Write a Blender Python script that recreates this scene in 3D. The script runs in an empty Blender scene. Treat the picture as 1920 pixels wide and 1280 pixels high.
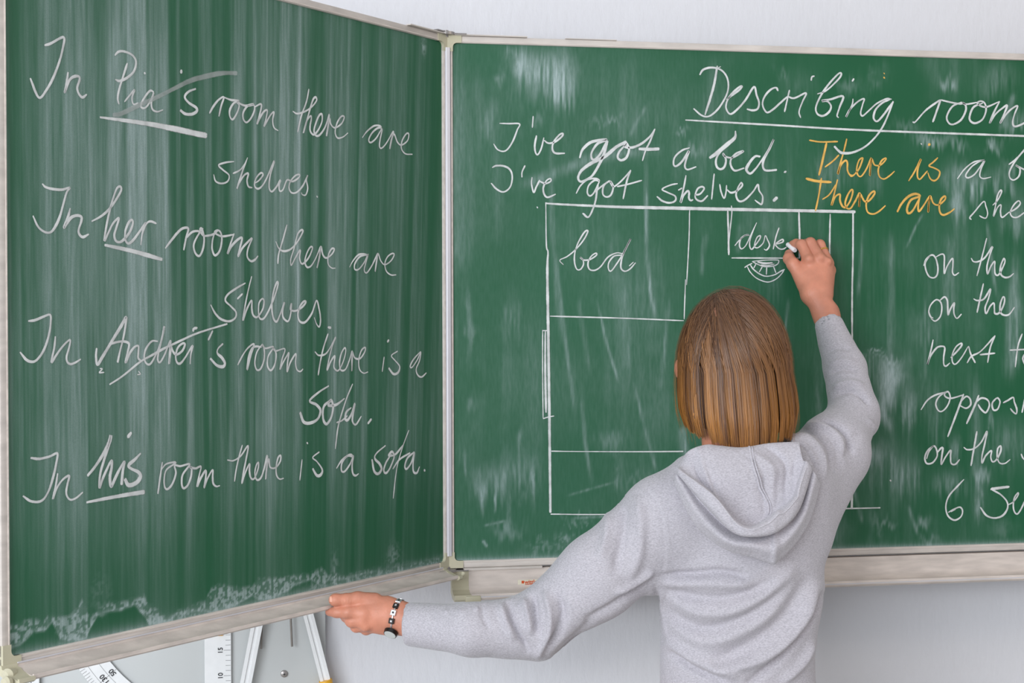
import bpy, bmesh, math, random
import numpy as np
from mathutils import Vector, Matrix
random.seed(7); np.random.seed(7)
C = bpy.context.scene.collection
sc = bpy.context.scene

# ------------------------------------------------------------------ camera
F_PX = 2840.86
CAM = np.array([-0.3920, -2.8280, 1.6083])
YAW, PITCH, ROLL = 0.18086, -0.011318, 0.0031157
WA = 0.790420                      # opening angle of the folding wing
Z0, HG, FR = 1.163, 0.974, 0.013   # lower edge of the green, its height, frame width
FWD = np.array([math.sin(YAW)*math.cos(PITCH), math.cos(YAW)*math.cos(PITCH), math.sin(PITCH)])
RGT = np.array([math.cos(YAW), -math.sin(YAW), 0.0])
UPV = np.cross(RGT, FWD)
cr, sr = math.cos(ROLL), math.sin(ROLL)
cam_d = bpy.data.cameras.new('camera'); cam = bpy.data.objects.new('camera', cam_d); C.objects.link(cam)
cam_d.sensor_width = 36; cam_d.lens = F_PX/1920*36; cam_d.clip_start = 0.05
Rw = RGT*cr - UPV*sr; Uw = RGT*sr + UPV*cr
M = Matrix(((Rw[0], Uw[0], -FWD[0], CAM[0]), (Rw[1], Uw[1], -FWD[1], CAM[1]), (Rw[2], Uw[2], -FWD[2], CAM[2]), (0, 0, 0, 1)))
cam.matrix_world = M
sc.camera = cam

# ------------------------------------------------------------------ light
sc.view_settings.view_transform = 'Standard'; sc.view_settings.look = 'None'
sc.view_settings.gamma = 1; sc.view_settings.use_curve_mapping = False
sc.view_settings.exposure = -0.04
w = bpy.data.worlds.new('world'); sc.world = w; w.use_nodes = True
bg = w.node_tree.nodes['Background']; bg.inputs[0].default_value = (0.93, 0.95, 1.0, 1); bg.inputs[1].default_value = 0.70
def area(name, loc, target, sx, sy, power, col):
    d = bpy.data.lights.new(name, 'AREA'); d.shape = 'RECTANGLE'; d.size = sx; d.size_y = sy; d.energy = power; d.color = col
    o = bpy.data.objects.new(name, d); C.objects.link(o); o.location = loc
    o.rotation_euler = (Vector(target) - Vector(loc)).to_track_quat('-Z', 'Y').to_euler()
    return o
area('window_daylight', (-2.8, -4.3, 2.0), (0.1, 0, 1.3), 3.2, 1.8, 196, (0.90, 0.95, 1.0))
area('warm_fill_light', (2.3, -2.0, 2.95), (0.7, -0.3, 1.2), 1.5, 0.4, 12, (1.0, 0.84, 0.70))  # unseen fill light, added to warm the right side

# ------------------------------------------------------------------ helpers
def ray(px, py):
    a, b = px-960.0, py-640.0
    u = cr*a + sr*b; v = -sr*a + cr*b
    return RGT*(u/F_PX) - UPV*(v/F_PX) + FWD
def at(px, py, Y):                 # point seen there, on the vertical plane at distance Y from the board
    d = ray(px, py); return CAM + d*((Y - CAM[1])/d[1])
WN = np.array([math.sin(WA), -math.cos(WA), 0.0])      # normal of the wing, toward the room
WX = np.array([-math.cos(WA), -math.sin(WA), 0.0])     # along the wing, away from the hinge
def atwing(px, py, off=0.0):
    d = ray(px, py); t = (off - CAM@WN)/(d@WN); return CAM + d*t
def proj(P):
    d = P - CAM; x = d@RGT; y = d@UPV; z = d@FWD
    u = F_PX*x/z; v = -F_PX*y/z
    return np.stack([960 + cr*u - sr*v, 640 + sr*u + cr*v], -1)

def lin(c):
    return tuple(((x/255)/12.92 if x/255 <= 0.04045 else ((x/255+0.055)/1.055)**2.4) for x in c[:3]) + (1.0,)
def mat(name, col, rough=0.6, metal=0.0, noise=0.0, nscale=40.0, stretch=(1,1,1), bump=0.0, bscale=200.0, col2=None, spec=0.5, bstretch=(1,1,1)):
    m = bpy.data.materials.new(name); m.use_nodes = True; nt = m.node_tree; p = nt.nodes['Principled BSDF']
    p.inputs['Roughness'].default_value = rough; p.inputs['Metallic'].default_value = metal
    p.inputs['Specular IOR Level'].default_value = spec
    p.inputs['Base Color'].default_value = lin(col)
    tc = nt.nodes.new('ShaderNodeTexCoord')
    if noise > 0 or col2:
        mp = nt.nodes.new('ShaderNodeMapping'); mp.inputs['Scale'].default_value = stretch
        nz = nt.nodes.new('ShaderNodeTexNoise'); nz.inputs['Scale'].default_value = nscale; nz.inputs['Detail'].default_value = 5
        rp = nt.nodes.new('ShaderNodeValToRGB')
        c2 = col2 or tuple(max(0, x*(1-noise)) for x in col)
        rp.color_ramp.elements[0].position = 0.35; rp.color_ramp.elements[1].position = 0.68
        rp.color_ramp.elements[0].color = lin(c2); rp.color_ramp.elements[1].color = lin(col)
        nt.links.new(tc.outputs['Object'], mp.inputs[0]); nt.links.new(mp.outputs[0], nz.inputs['Vector'])
        nt.links.new(nz.outputs[0], rp.inputs[0]); nt.links.new(rp.outputs[0], p.inputs['Base Color'])
    if bump > 0:
        mp = nt.nodes.new('ShaderNodeMapping'); mp.inputs['Scale'].default_value = bstretch
        nz = nt.nodes.new('ShaderNodeTexNoise'); nz.inputs['Scale'].default_value = bscale; nz.inputs['Detail'].default_value = 4
        b = nt.nodes.new('ShaderNodeBump'); b.inputs['Strength'].default_value = bump; b.inputs['Distance'].default_value = 0.002
        nt.links.new(tc.outputs['Object'], mp.inputs[0]); nt.links.new(mp.outputs[0], nz.inputs['Vector'])
        nt.links.new(nz.outputs[0], b.inputs['Height']); nt.links.new(b.outputs[0], p.inputs['Normal'])
    return m

def pset(o, label=None, cat=None, group=None, kind=None):
    if label: o['label'] = label
    if cat: o['category'] = cat
    if group: o['group'] = group
    if kind: o['kind'] = kind
    return o
def thing(name, label, cat, loc=(0, 0, 0), group=None):
    o = bpy.data.objects.new(name, None); C.objects.link(o); o.location = loc; o.empty_display_size = 0.1
    return pset(o, label, cat, group)
def root_of(o):
    L = Vector((0, 0, 0))
    while o is not None: L += o.location; o = o.parent
    return L
def mesh(name, V, Fc, m, parent=None, smooth=False, label=None):
    V = np.asarray(V, float)
    if parent is not None: V = V - np.array(root_of(parent))
    me = bpy.data.meshes.new(name)
    if isinstance(Fc, np.ndarray):
        n = Fc.shape[1]
        me.vertices.add(len(V)); me.vertices.foreach_set('co', V.astype(np.float32).ravel())
        me.loops.add(Fc.size); me.loops.foreach_set('vertex_index', Fc.astype(np.int32).ravel())
        me.polygons.add(len(Fc)); me.polygons.foreach_set('loop_start', (np.arange(len(Fc))*n).astype(np.int32))
        me.polygons.foreach_set('loop_total', np.full(len(Fc), n, np.int32)); me.update(calc_edges=True)
    else:
        me.from_pydata([tuple(v) for v in V], [], [tuple(f) for f in Fc]); me.update()
    if smooth: me.polygons.foreach_set('use_smooth', [True]*len(me.polygons))
    me.validate()
    if m: me.materials.append(m)
    o = bpy.data.objects.new(name, me); C.objects.link(o)
    if parent is not None: o.parent = parent
    if label: o['label'] = label
    return o
class MB:                           # mesh collector
    def __init__(s): s.V = []; s.F = []
    def add(s, V, F):
        n = len(s.V); s.V += [tuple(v) for v in V]; s.F += [tuple(i+n for i in f) for f in F]
    def box(s, o, ax, ay, az, bev=0.0):   # o corner, edge vectors; optional bevel
        o, ax, ay, az = map(np.asarray, (o, ax, ay, az))
        bm = bmesh.new()
        vs = [bm.verts.new(o + ax*i + ay*j + az*k) for i in (0, 1) for j in (0, 1) for k in (0, 1)]
        for f in ((0,1,3,2), (4,6,7,5), (0,4,5,1), (2,3,7,6), (0,2,6,4), (1,5,7,3)): bm.faces.new([vs[i] for i in f])
        bmesh.ops.recalc_face_normals(bm, faces=bm.faces)
        if bev > 0: bmesh.ops.bevel(bm, geom=list(bm.edges), offset=bev, segments=2, affect='EDGES', profile=0.5)
        bm.verts.index_update()
        s.add([v.co for v in bm.verts], [[v.index for v in f.verts] for f in bm.faces]); bm.free()
    def tube(s, pts, rad, n=10, caps=True):
        pts = [np.asarray(p, float) for p in pts]
        if np.isscalar(rad): rad = [rad]*len(pts)
        rings = []; ref = None
        for i, p in enumerate(pts):
            t = pts[min(i+1, len(pts)-1)] - pts[max(i-1, 0)]; t /= np.linalg.norm(t)+1e-12
            if ref is None: ref = np.array([0, 0, 1.0]) if abs(t[2]) < 0.9 else np.array([1.0, 0, 0])
            u = ref - t*(ref@t); u /= np.linalg.norm(u)+1e-12; ref = u; v = np.cross(t, u)
            rings.append([p + rad[i]*(math.cos(a)*u + math.sin(a)*v) for a in np.linspace(0, 2*math.pi, n, endpoint=False)])
        V = [q for r in rings for q in r]; Fc = []
        for i in range(len(pts)-1):
            for j in range(n): Fc.append((i*n+j, i*n+(j+1) % n, (i+1)*n+(j+1) % n, (i+1)*n+j))
        if caps: Fc.append(tuple(range(n))[::-1]); Fc.append(tuple((len(pts)-1)*n+j for j in range(n)))
        s.add(V, Fc)
    def prism(s, prof, a, b, ey, ez):     # closed profile (y,z) swept from point a to point b
        a, b, ey, ez = map(np.asarray, (a, b, ey, ez)); n = len(prof)
        V = [a + ey*y + ez*z for y, z in prof] + [b + ey*y + ez*z for y, z in prof]
        Fc = [(i, (i+1) % n, n+(i+1) % n, n+i) for i in range(n)] + [tuple(range(n))[::-1], tuple(range(n, 2*n))]
        s.add(V, Fc)
    def build(s, name, m, parent=None, smooth=False, label=None):
        o = mesh(name, s.V, s.F, m, parent, smooth, label)
        bm = bmesh.new(); bm.from_mesh(o.data); bmesh.ops.recalc_face_normals(bm, faces=bm.faces)
        if smooth:
            for e in bm.edges:
                if len(e.link_faces) == 2 and e.calc_face_angle(0) > 0.7: e.smooth = False
        bm.to_mesh(o.data); bm.free(); return o
def text_mesh(name, txt, size, origin, ex, ez, m, parent, off=0.0004):
    cu = bpy.data.curves.new(name, 'FONT'); cu.body = txt; cu.size = size; cu.align_x = 'CENTER'; cu.align_y = 'CENTER'; cu.extrude = 0.0001; cu.offset = 0.0002
    t = bpy.data.objects.new('t', cu); C.objects.link(t); bpy.context.view_layer.update()
    me = bpy.data.meshes.new_from_object(t.evaluated_get(bpy.context.evaluated_depsgraph_get()))
    bpy.data.objects.remove(t)
    ex = np.asarray(ex, float); ez = np.asarray(ez, float); n = np.cross(ex, ez)
    V = [np.asarray(origin) + ex*v.co[0] + ez*v.co[1] + n*(v.co[2]+off) for v in me.vertices]
    Fc = [tuple(p.vertices) for p in me.polygons]
    return mesh(name, V, Fc, m, parent)

def hash2(ix, iy, seed):
    n = (ix.astype(np.int64)*374761393 + iy.astype(np.int64)*668265263 + seed*982451653) & 0xffffffff
    n = ((n ^ (n >> 13))*1274126177) & 0xffffffff
    return ((n ^ (n >> 16)) & 0xffff)/65535.0
def vnoise(x, y, seed=0):
    x, y = np.broadcast_arrays(np.asarray(x, float), np.asarray(y, float))
    ix = np.floor(x); iy = np.floor(y); fx = x-ix; fy = y-iy; fx = fx*fx*(3-2*fx); fy = fy*fy*(3-2*fy)
    a = hash2(ix, iy, seed); b = hash2(ix+1, iy, seed); c = hash2(ix, iy+1, seed); d = hash2(ix+1, iy+1, seed)
    return (a*(1-fx)+b*fx)*(1-fy) + (c*(1-fx)+d*fx)*fy
def fbm(x, y, seed=0, o=4):
    r = 0; a = 0.5; t = 0
    for i in range(o): r = r + a*vnoise(np.asarray(x)*2**i, np.asarray(y)*2**i, seed+i); t += a; a *= 0.5
    return r/t
def cr_spline(P, n=6):               # Catmull-Rom through the rows of P
    P = np.asarray(P, float)
    if len(P) < 3: 
        t = np.linspace(0, 1, n+1)[:, None]; return P[0]*(1-t) + P[-1]*t
    Q = np.vstack([2*P[0]-P[1], P, 2*P[-1]-P[-2]]); out = []
    for i in range(1, len(Q)-2):
        for k in range(n):
            t = k/n
            out.append(0.5*((2*Q[i]) + (-Q[i-1]+Q[i+1])*t + (2*Q[i-1]-5*Q[i]+4*Q[i+1]-Q[i+2])*t*t + (-Q[i-1]+3*Q[i]-3*Q[i+1]+Q[i+2])*t**3))
    out.append(P[-1]); return np.array(out)

# signed distance modelling: smooth union of tapered capsules, meshed with surface nets
def sd_cap(P, a, b, r1, r2, sy=1.0):
    a = np.asarray(a); b = np.asarray(b); s = np.array([1, 1/sy, 1]) if sy != 1 else 1.0
    p = (P-a)*s; ab = (b-a)*s; t = np.clip((p@ab)/(ab@ab+1e-12), 0, 1)
    return (np.linalg.norm(p - t[:, None]*ab, axis=1) - (r1+(r2-r1)*t))*(min(1.0, sy)**0.5)
def sd_ell(P, c, R):
    k = (P-np.asarray(c))/np.asarray(R); n = np.linalg.norm(k, axis=1)+1e-9
    return (n-1)*n/(np.linalg.norm(k/np.asarray(R), axis=1)+1e-9)
def smin(a, b, k):
    h = np.clip(0.5+0.5*(b-a)/k, 0, 1); return b*(1-h)+a*h - k*h*(1-h)
def smax(a, b, k): return -smin(-a, -b, k)
def surface_nets(fn, lo, hi, h, smooth_it=2):
    lo = np.asarray(lo, float); N = np.ceil((np.asarray(hi)-lo)/h/8).astype(int)*8
    nb = N//8; g = [lo[i] + (np.arange(nb[i])*8+3.5)*h for i in range(3)]
    B = np.stack(np.meshgrid(*g, indexing='ij'), -1).reshape(-1, 3); fb = fn(B).reshape(nb)
    Fg = np.repeat(np.repeat(np.repeat(np.where(fb < 0, -1.0, 1.0).astype(np.float32), 8, 0), 8, 1), 8, 2)
    act = np.argwhere(np.abs(fb) < 8*h*1.25)
    off = np.stack(np.meshgrid(*[np.arange(8)]*3, indexing='ij'), -1).reshape(-1, 3)
    for k in range(0, len(act), 600):
        idx = (act[k:k+600, None, :]*8 + off[None]).reshape(-1, 3)
        Fg[idx[:, 0], idx[:, 1], idx[:, 2]] = fn(lo + idx*h)
    ins = Fg < 0
    c = [(i, j, k) for i in (0, 1) for j in (0, 1) for k in (0, 1)]
    sl = lambda A, o: A[o[0]:A.shape[0]-1+o[0], o[1]:A.shape[1]-1+o[1], o[2]:A.shape[2]-1+o[2]]
    cnt = sum(sl(ins, o).astype(np.int8) for o in c); cells = np.argwhere((cnt > 0) & (cnt < 8))
    vals = np.stack([Fg[cells[:, 0]+o[0], cells[:, 1]+o[1], cells[:, 2]+o[2]] for o in c], 1)
    acc = np.zeros((len(cells), 3)); n = np.zeros(len(cells))
    for i in range(8):
        for j in range(i+1, 8):
            if sum(abs(c[i][q]-c[j][q]) for q in range(3)) != 1: continue
            m = (vals[:, i] < 0) != (vals[:, j] < 0)
            t = vals[:, i]/(vals[:, i]-vals[:, j]+1e-12)
            p = np.array(c[i]) + t[:, None]*(np.array(c[j])-np.array(c[i])); acc[m] += p[m]; n[m] += 1
    V = lo + (cells + acc/n[:, None])*h
    ID = np.full(Fg.shape, -1, np.int32); ID[cells[:, 0], cells[:, 1], cells[:, 2]] = np.arange(len(cells))
    Q = []
    for ax in range(3):
        u, v = (ax+1) % 3, (ax+2) % 3
        s0 = [slice(1, -1)]*3; s1 = [slice(1, -1)]*3; s0[ax] = slice(0, -1); s1[ax] = slice(1, None)
        A = ins[tuple(s0)]; Bm = ins[tuple(s1)]; e = np.argwhere(A != Bm); flip = A[e[:, 0], e[:, 1], e[:, 2]]
        for q in range(3):
            if q != ax: e[:, q] += 1
        def cid(du, dv):
            x = e.copy(); x[:, u] -= du; x[:, v] -= dv; return ID[x[:, 0], x[:, 1], x[:, 2]]
        q4 = np.stack([cid(0, 0), cid(1, 0), cid(1, 1), cid(0, 1)], 1)
        q4[~flip] = q4[~flip][:, ::-1]; Q.append(q4)
    Q = np.vstack(Q); Q = Q[(Q >= 0).all(1)]
    for _ in range(smooth_it):
        S = np.zeros_like(V); K = np.zeros(len(V))
        for a, b in ((0, 1), (1, 2), (2, 3), (3, 0)):
            for x, y in ((a, b), (b, a)):
                for d in range(3): S[:, d] += np.bincount(Q[:, x], V[Q[:, y], d], len(V))
                K += np.bincount(Q[:, x], minlength=len(V))
        V = V*0.5 + 0.5*S/np.maximum(K, 1)[:, None]
    return V, Q
def vnormals(V, Q):
    fn = np.cross(V[Q[:, 2]]-V[Q[:, 0]], V[Q[:, 3]]-V[Q[:, 1]]); N = np.zeros_like(V)
    for j in range(4):
        for d in range(3): N[:, d] += np.bincount(Q[:, j], fn[:, d], len(V))
    return N/(np.linalg.norm(N, axis=1)[:, None]+1e-12)
# ------------------------------------------------------------------ materials
m_wall = mat('wall_paint', (226, 226, 231), 0.85, noise=0.02, nscale=3, bump=0.8, bscale=38, bstretch=(1.7, 1, 0.7))
m_floor = mat('floor_linoleum', (170, 166, 158), 0.5, noise=0.15, nscale=12)
m_ceil = mat('ceiling_paint', (235, 235, 235), 0.9, noise=0.02)
m_alu = mat('dusty_aluminium', (214, 205, 198), 0.55, noise=0.10, nscale=14, stretch=(1, 1, 4))
m_post = mat('bright_aluminium', (214, 212, 218), 0.38, 0.15, noise=0.03, nscale=20)
m_tray = mat('chalky_aluminium', (222, 210, 202), 0.65, noise=0.10, nscale=30, stretch=(.5, 1, 3), bump=0.2, bscale=120)
m_groove = mat('dark_groove', (128, 118, 112), 0.7, noise=0.1)
m_plastic = mat('beige_plastic', (199, 193, 168), 0.45, noise=0.05, nscale=30)
m_steel = mat('hinge_steel', (165, 160, 158), 0.35, 0.6, noise=0.1)
m_panel = mat('tool_panel_paint', (205, 208, 208), 0.5, noise=0.02, nscale=4)
m_white = mat('white_plastic', (240, 241, 242), 0.35, noise=0.02)
m_yellow = mat('yellow_plastic', (240, 178, 40), 0.4, noise=0.05)
m_print = mat('black_print', (45, 45, 48), 0.6, noise=0.05)
m_navy = mat('navy_print', (38, 38, 84), 0.6, noise=0.05)
m_pin = mat('grey_rod', (140, 134, 128), 0.4, 0.2, noise=0.1)
m_orange = mat('orange_print', (214, 84, 34), 0.6, noise=0.05)
m_label = mat('label_paper', (232, 226, 205), 0.6, noise=0.04)

# ------------------------------------------------------------------ room shell
WALL_Y = 0.13
def slab(name, lo, hi, m):
    b = MB(); lo = np.array(lo, float); d = np.array(hi)-lo
    b.box(lo, (d[0], 0, 0), (0, d[1], 0), (0, 0, d[2])); o = b.build(name, m); pset(o, kind='structure'); return o
slab('wall_back', (-3.6, WALL_Y, 0), (4.2, WALL_Y+0.12, 3.1), m_wall)
slab('floor', (-3.6, -7.5, -0.1), (4.2, WALL_Y+0.12, 0), m_floor)
slab('ceiling', (-3.6, -7.5, 3.1), (4.2, WALL_Y+0.12, 3.2), m_ceil)

# ------------------------------------------------------------------ blackboards
X3 = np.array([1.0, 0, 0]); Y3 = np.array([0, 1.0, 0]); Z3 = np.array([0, 0, 1.0])
def board_material(name, streak):
    m = bpy.data.materials.new(name); m.use_nodes = True; nt = m.node_tree; p = nt.nodes['Principled BSDF']
    p.inputs['Roughness'].default_value = 0.62; p.inputs['Specular IOR Level'].default_value = 0.35
    at_ = nt.nodes.new('ShaderNodeAttribute'); at_.attribute_name = 'chalk_dust'
    tc = nt.nodes.new('ShaderNodeTexCoord')
    def nz(scale, st, det=4):
        mp = nt.nodes.new('ShaderNodeMapping'); mp.inputs['Scale'].default_value = st
        n = nt.nodes.new('ShaderNodeTexNoise'); n.inputs['Scale'].default_value = scale; n.inputs['Detail'].default_value = det
        nt.links.new(tc.outputs['Object'], mp.inputs[0]); nt.links.new(mp.outputs[0], n.inputs['Vector']); return n
    g = nz(260, (1, 1, streak)); big = nz(5, (1, 1, 1), 3); fine = nz(900, (1, 1, 1), 2)
    def math_(op, a, b):
        n = nt.nodes.new('ShaderNodeMath'); n.operation = op
        for i, v in enumerate((a, b)):
            if hasattr(v, 'type') or hasattr(v, 'links'): nt.links.new(v, n.inputs[i])
            else: n.inputs[i].default_value = v
        return n.outputs[0]
    gg = math_('MULTIPLY_ADD', g.outputs[0], 1.5); gg.node.inputs[2].default_value = 0.25
    ff = math_('MULTIPLY_ADD', fine.outputs[0], 0.8); ff.node.inputs[2].default_value = 0.6
    k = math_('MULTIPLY', at_.outputs['Fac'], math_('MULTIPLY', gg, ff)); k.node.use_clamp = True
    gr = nt.nodes.new('ShaderNodeMix'); gr.data_type = 'RGBA'
    gr.inputs['A'].default_value = lin(BOARD_A); gr.inputs['B'].default_value = lin(BOARD_B)
    nt.links.new(big.outputs[0], gr.inputs['Factor'])
    mx = nt.nodes.new('ShaderNodeMix'); mx.data_type = 'RGBA'; mx.inputs['B'].default_value = lin(DUST)
    nt.links.new(gr.outputs['Result'], mx.inputs['A']); nt.links.new(k, mx.inputs['Factor']); nt.links.new(mx.outputs['Result'], p.inputs['Base Color'])
    return m
BOARD_A = (8, 82, 48); BOARD_B = (22, 92, 60); DUST = (162, 180, 180)

def board_surface(root, org, ux, n, width, us, dustfn, streak, name_m):
    vs = np.linspace(0, HG, 400); U, Vv = np.meshgrid(us, vs, indexing='ij')
    V = org + U[..., None]*ux + Vv[..., None]*Z3
    nu, nv = U.shape; i = np.arange(nu*nv).reshape(nu, nv)
    Fc = np.stack([i[:-1, :-1], i[1:, :-1], i[1:, 1:], i[:-1, 1:]], -1).reshape(-1, 4)
    if np.cross(ux, Z3)@n < 0: Fc = Fc[:, ::-1]
    o = mesh('writing_surface', V.reshape(-1, 3), np.ascontiguousarray(Fc), board_material(name_m, streak), root, label=name_m.replace('_', ' '))
    a = o.data.attributes.new('chalk_dust', 'FLOAT', 'POINT'); a.data.foreach_set('value', dustfn(U, Vv).astype(np.float32).ravel())
    return o
# main board: front face in the plane y = 0, left edge at the hinge post
MW = 1.974
main = thing('wall_blackboard', 'wide green classroom chalkboard fixed to the wall, with the Describing room heading and room plan', 'blackboard', (MW/2, 0, Z0))
wing = thing('folding_blackboard_wing', 'green folding wing of the board, opened toward the room, with In his room sentences', 'blackboard', tuple(WX*0.5+Z3*Z0))

# ---- chalk dust: wiped streaks and smudges, plus a paler left on the main board, kept as a density on the surface
def uv_main(px, py): P = at(px, py, 0.0); return P[0]-FR, P[2]-Z0
def uv_wing(px, py): P = atwing(px, py); return P@WX-FR, P[2]-Z0
def gauss(U, Vv, u, v, ru, rv, ang=0.0, p=2.0):
    a = math.radians(ang); x = (U-u)*math.cos(a)+(Vv-v)*math.sin(a); y = -(U-u)*math.sin(a)+(Vv-v)*math.cos(a)
    return np.exp(-((np.abs(x)/ru)**p + (np.abs(y)/rv)**p))
def polyline_d(U, Vv, pts):
    best = np.full(U.shape, 9.0); tt = np.zeros(U.shape)
    L = len(pts)-1
    for i in range(L):
        a = np.array(pts[i]); b = np.array(pts[i+1]); ab = b-a
        t = np.clip(((U-a[0])*ab[0]+(Vv-a[1])*ab[1])/(ab@ab+1e-12), 0, 1)
        d = np.hypot(U-a[0]-t*ab[0], Vv-a[1]-t*ab[1]); m = d < best; best[m] = d[m]; tt[m] = (i+t[m])/L
    return best, tt
def smooth(a, b, x): t = np.clip((x-a)/(b-a), 0, 1); return t*t*(3-2*t)

# (px, py, half width, half height in mm, tilt, strength, vertical drag)
SMUDGE = [(972, 118, 20, 22, 0, .62, 1), (1010, 122, 40, 26, -12, .42, 2), (1055, 140, 26, 42, 8, .55, 2), (1045, 175, 30, 25, 0, .28, 2), (1015, 150, 55, 30, 0, .2, 2),
 (920, 225, 12, 26, 0, .35, 2), (940, 145, 8, 12, 0, .3, 1), (1010, 225, 14, 10, 0, .22, 1), (1140, 228, 30, 6, 8, .25, 1), (1310, 285, 22, 10, 0, .35, 1), (1280, 245, 14, 5, 0, .35, 1),
 (1468, 138, 12, 8, -30, .30, 1), (1595, 165, 18, 14, 0, .22, 1), (1640, 150, 30, 20, 30, .20, 1), (1780, 158, 22, 12, 10, .45, 2), (1870, 150, 40, 30, 30, .22, 2), (1905, 235, 26, 16, 30, .45, 2),
 (1745, 265, 30, 10, -15, .50, 2), (1790, 268, 26, 10, -20, .35, 2), (1868, 283, 14, 10, -20, .7, 1), (1700, 240, 26, 10, 0, .2, 2), (1800, 335, 30, 22, 0, .42, 2), (1798, 385, 12, 26, 4, .50, 3), (1830, 365, 10, 24, 0, .5, 2),
 (1850, 345, 40, 16, 10, .35, 2), (1890, 350, 16, 20, 0, .45, 2), (1895, 320, 30, 12, 0, .3, 2), (1900, 420, 26, 30, 0, .35, 2), (1640, 690, 26, 26, 20, .30, 2), (1672, 702, 22, 26, 14, .60, 3), (1665, 735, 20, 26, 14, .62, 3), (1656, 775, 10, 30, 16, .60, 3), (1702, 770, 12, 34, -8, .5, 2), (1660, 676, 30, 4, -8, .4, 2), (1640, 663, 20, 3, 0, .5, 1),
 (1750, 780, 26, 60, 0, .22, 2), (1790, 850, 8, 26, 0, .45, 2), (1640, 850, 30, 22, 0, .30, 2), (1700, 900, 24, 30, 0, .50, 2), (1665, 880, 60, 40, 0, .20, 2), (1780, 910, 30, 22, -10, .35, 2), (1840, 896, 16, 14, 0, .45, 3), (1836, 940, 8, 34, 0, .42, 2),
 (1890, 830, 40, 40, 0, .25, 2), (1860, 790, 5, 20, 0, .4, 2), (1740, 620, 26, 30, 0, .2, 2), (1640, 985, 6, 26, 20, .3, 1), (1664, 985, 14, 6, 0, .45, 1), (1730, 985, 14, 10, 20, .35, 1), (1745, 1018, 20, 8, 0, .25, 1), (1885, 1000, 26, 20, 0, .18, 1), (1560, 1000, 40, 30, 0, .14, 1),
 (900, 900, 16, 26, 0, .34, 2), (900, 935, 5, 22, 0, .52, 2), (925, 900, 10, 26, 0, .34, 2), (926, 935, 3, 18, 0, .45, 2), (948, 900, 14, 34, 0, .36, 2), (951, 960, 4, 36, 0, .40, 2), (975, 880, 30, 26, 0, .28, 2), (976, 830, 6, 26, 0, .42, 2), (999, 900, 4, 36, 0, .36, 2), (874, 870, 3, 22, 0, .40, 2),
 (955, 995, 26, 12, 10, .26, 1), (978, 930, 12, 10, 40, .35, 1), (1062, 1022, 24, 14, 0, .34, 0), (1012, 1025, 24, 10, 0, .2, 0), (1075, 975, 30, 4, 5, .2, 1), (960, 590, 16, 34, 0, .26, 2), (880, 600, 6, 60, 0, .28, 2), (1085, 980, 28, 3, 0, .25, 1),
 (1150, 830, 30, 14, 10, .20, 1), (1158, 880, 8, 26, 0, .30, 1), (1200, 895, 30, 8, 0, .16, 1), (1535, 760, 6, 30, 8, .22, 1), (1100, 430, 60, 60, 0, .06, 2), (1440, 520, 30, 120, 0, .08, 2), (880, 745, 10, 14, 0, .25, 1), (1560, 320, 40, 26, 0, .14, 2), (1640, 345, 16, 24, 0, .22, 2),
 (1200, 640, 60, 200, 0, .07, 2), (1500, 165, 40, 30, 0, .10, 2), (860, 300, 14, 300, 0, .14, 2), (1190, 225, 80, 30, 20, .08, 2), (1690, 620, 200, 200, 0, .05, 2)]
LINES = [((1041, 200), (1034, 330), (1036, 420), (1045, 560), (1052, 640), 4, .22), ((1213, 300), (1213, 470), (1219, 540), (1229, 600), 3, .42), ((1119, 560), (1136, 640), (1160, 720), 2, .32), ((1041, 470), (1055, 600), (1078, 780), 3, .25), ((1255, 565), (1243, 680), (1238, 730), 3, .24), ((1088, 730), (1096, 830), (1110, 915), 3, .24),
 ((1188, 720), (1212, 820), (1230, 890), 3, .26), ((1278, 800), (1285, 870), 6, .42), ((1325, 440), (1318, 480), (1316, 520), 4, .2), ((1672, 440), (1672, 560), (1668, 680), 5, .34), ((1735, 560), (1735, 720), 2, .22), ((1904, 480), (1896, 620), (1890, 720), 9, .3), ((1620, 420), (1610, 560), 3, .18), ((1555, 440), (1550, 540), 3, .1),
 ((972, 348), (1010, 338), (1060, 318), (1110, 298), (1170, 288), (1240, 284), 8, .26), ((1700, 470), (1718, 430), (1732, 405), 2, .25), ((1852, 420), (1858, 480), (1868, 560), 3, .28), ((1180, 260), (1214, 200), 3, .16), ((1905, 180), (1880, 250), 5, .26), ((1060, 930), (1150, 905), 2, .2), ((1070, 972), (1190, 966), 2, .28), ((905, 985), (950, 975), 2, .28), ((903, 1012), (911, 1025), 2, .6),
 ((1085, 560), (1105, 700), 4, .14), ((1168, 520), (1178, 700), 5, .12), ((1145, 300), (1148, 560), 8, .07), ((1390, 420), (1385, 480), 6, .12), ((1460, 400), (1455, 560), 8, .1), ((1480, 560), (1470, 650), 3, .2), ((1330, 300), (1345, 100), 12, .08), ((1000, 560), (1000, 940), 20, .06), ((1700, 950), (1720, 1010), 3, .25), ((1600, 920), (1615, 985), 3, .25), ((1910, 560), (1905, 700), 8, .25), ((1780, 440), (1782, 600), 12, .16), ((1826, 700), (1832, 1000), 10, .16)]
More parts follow.
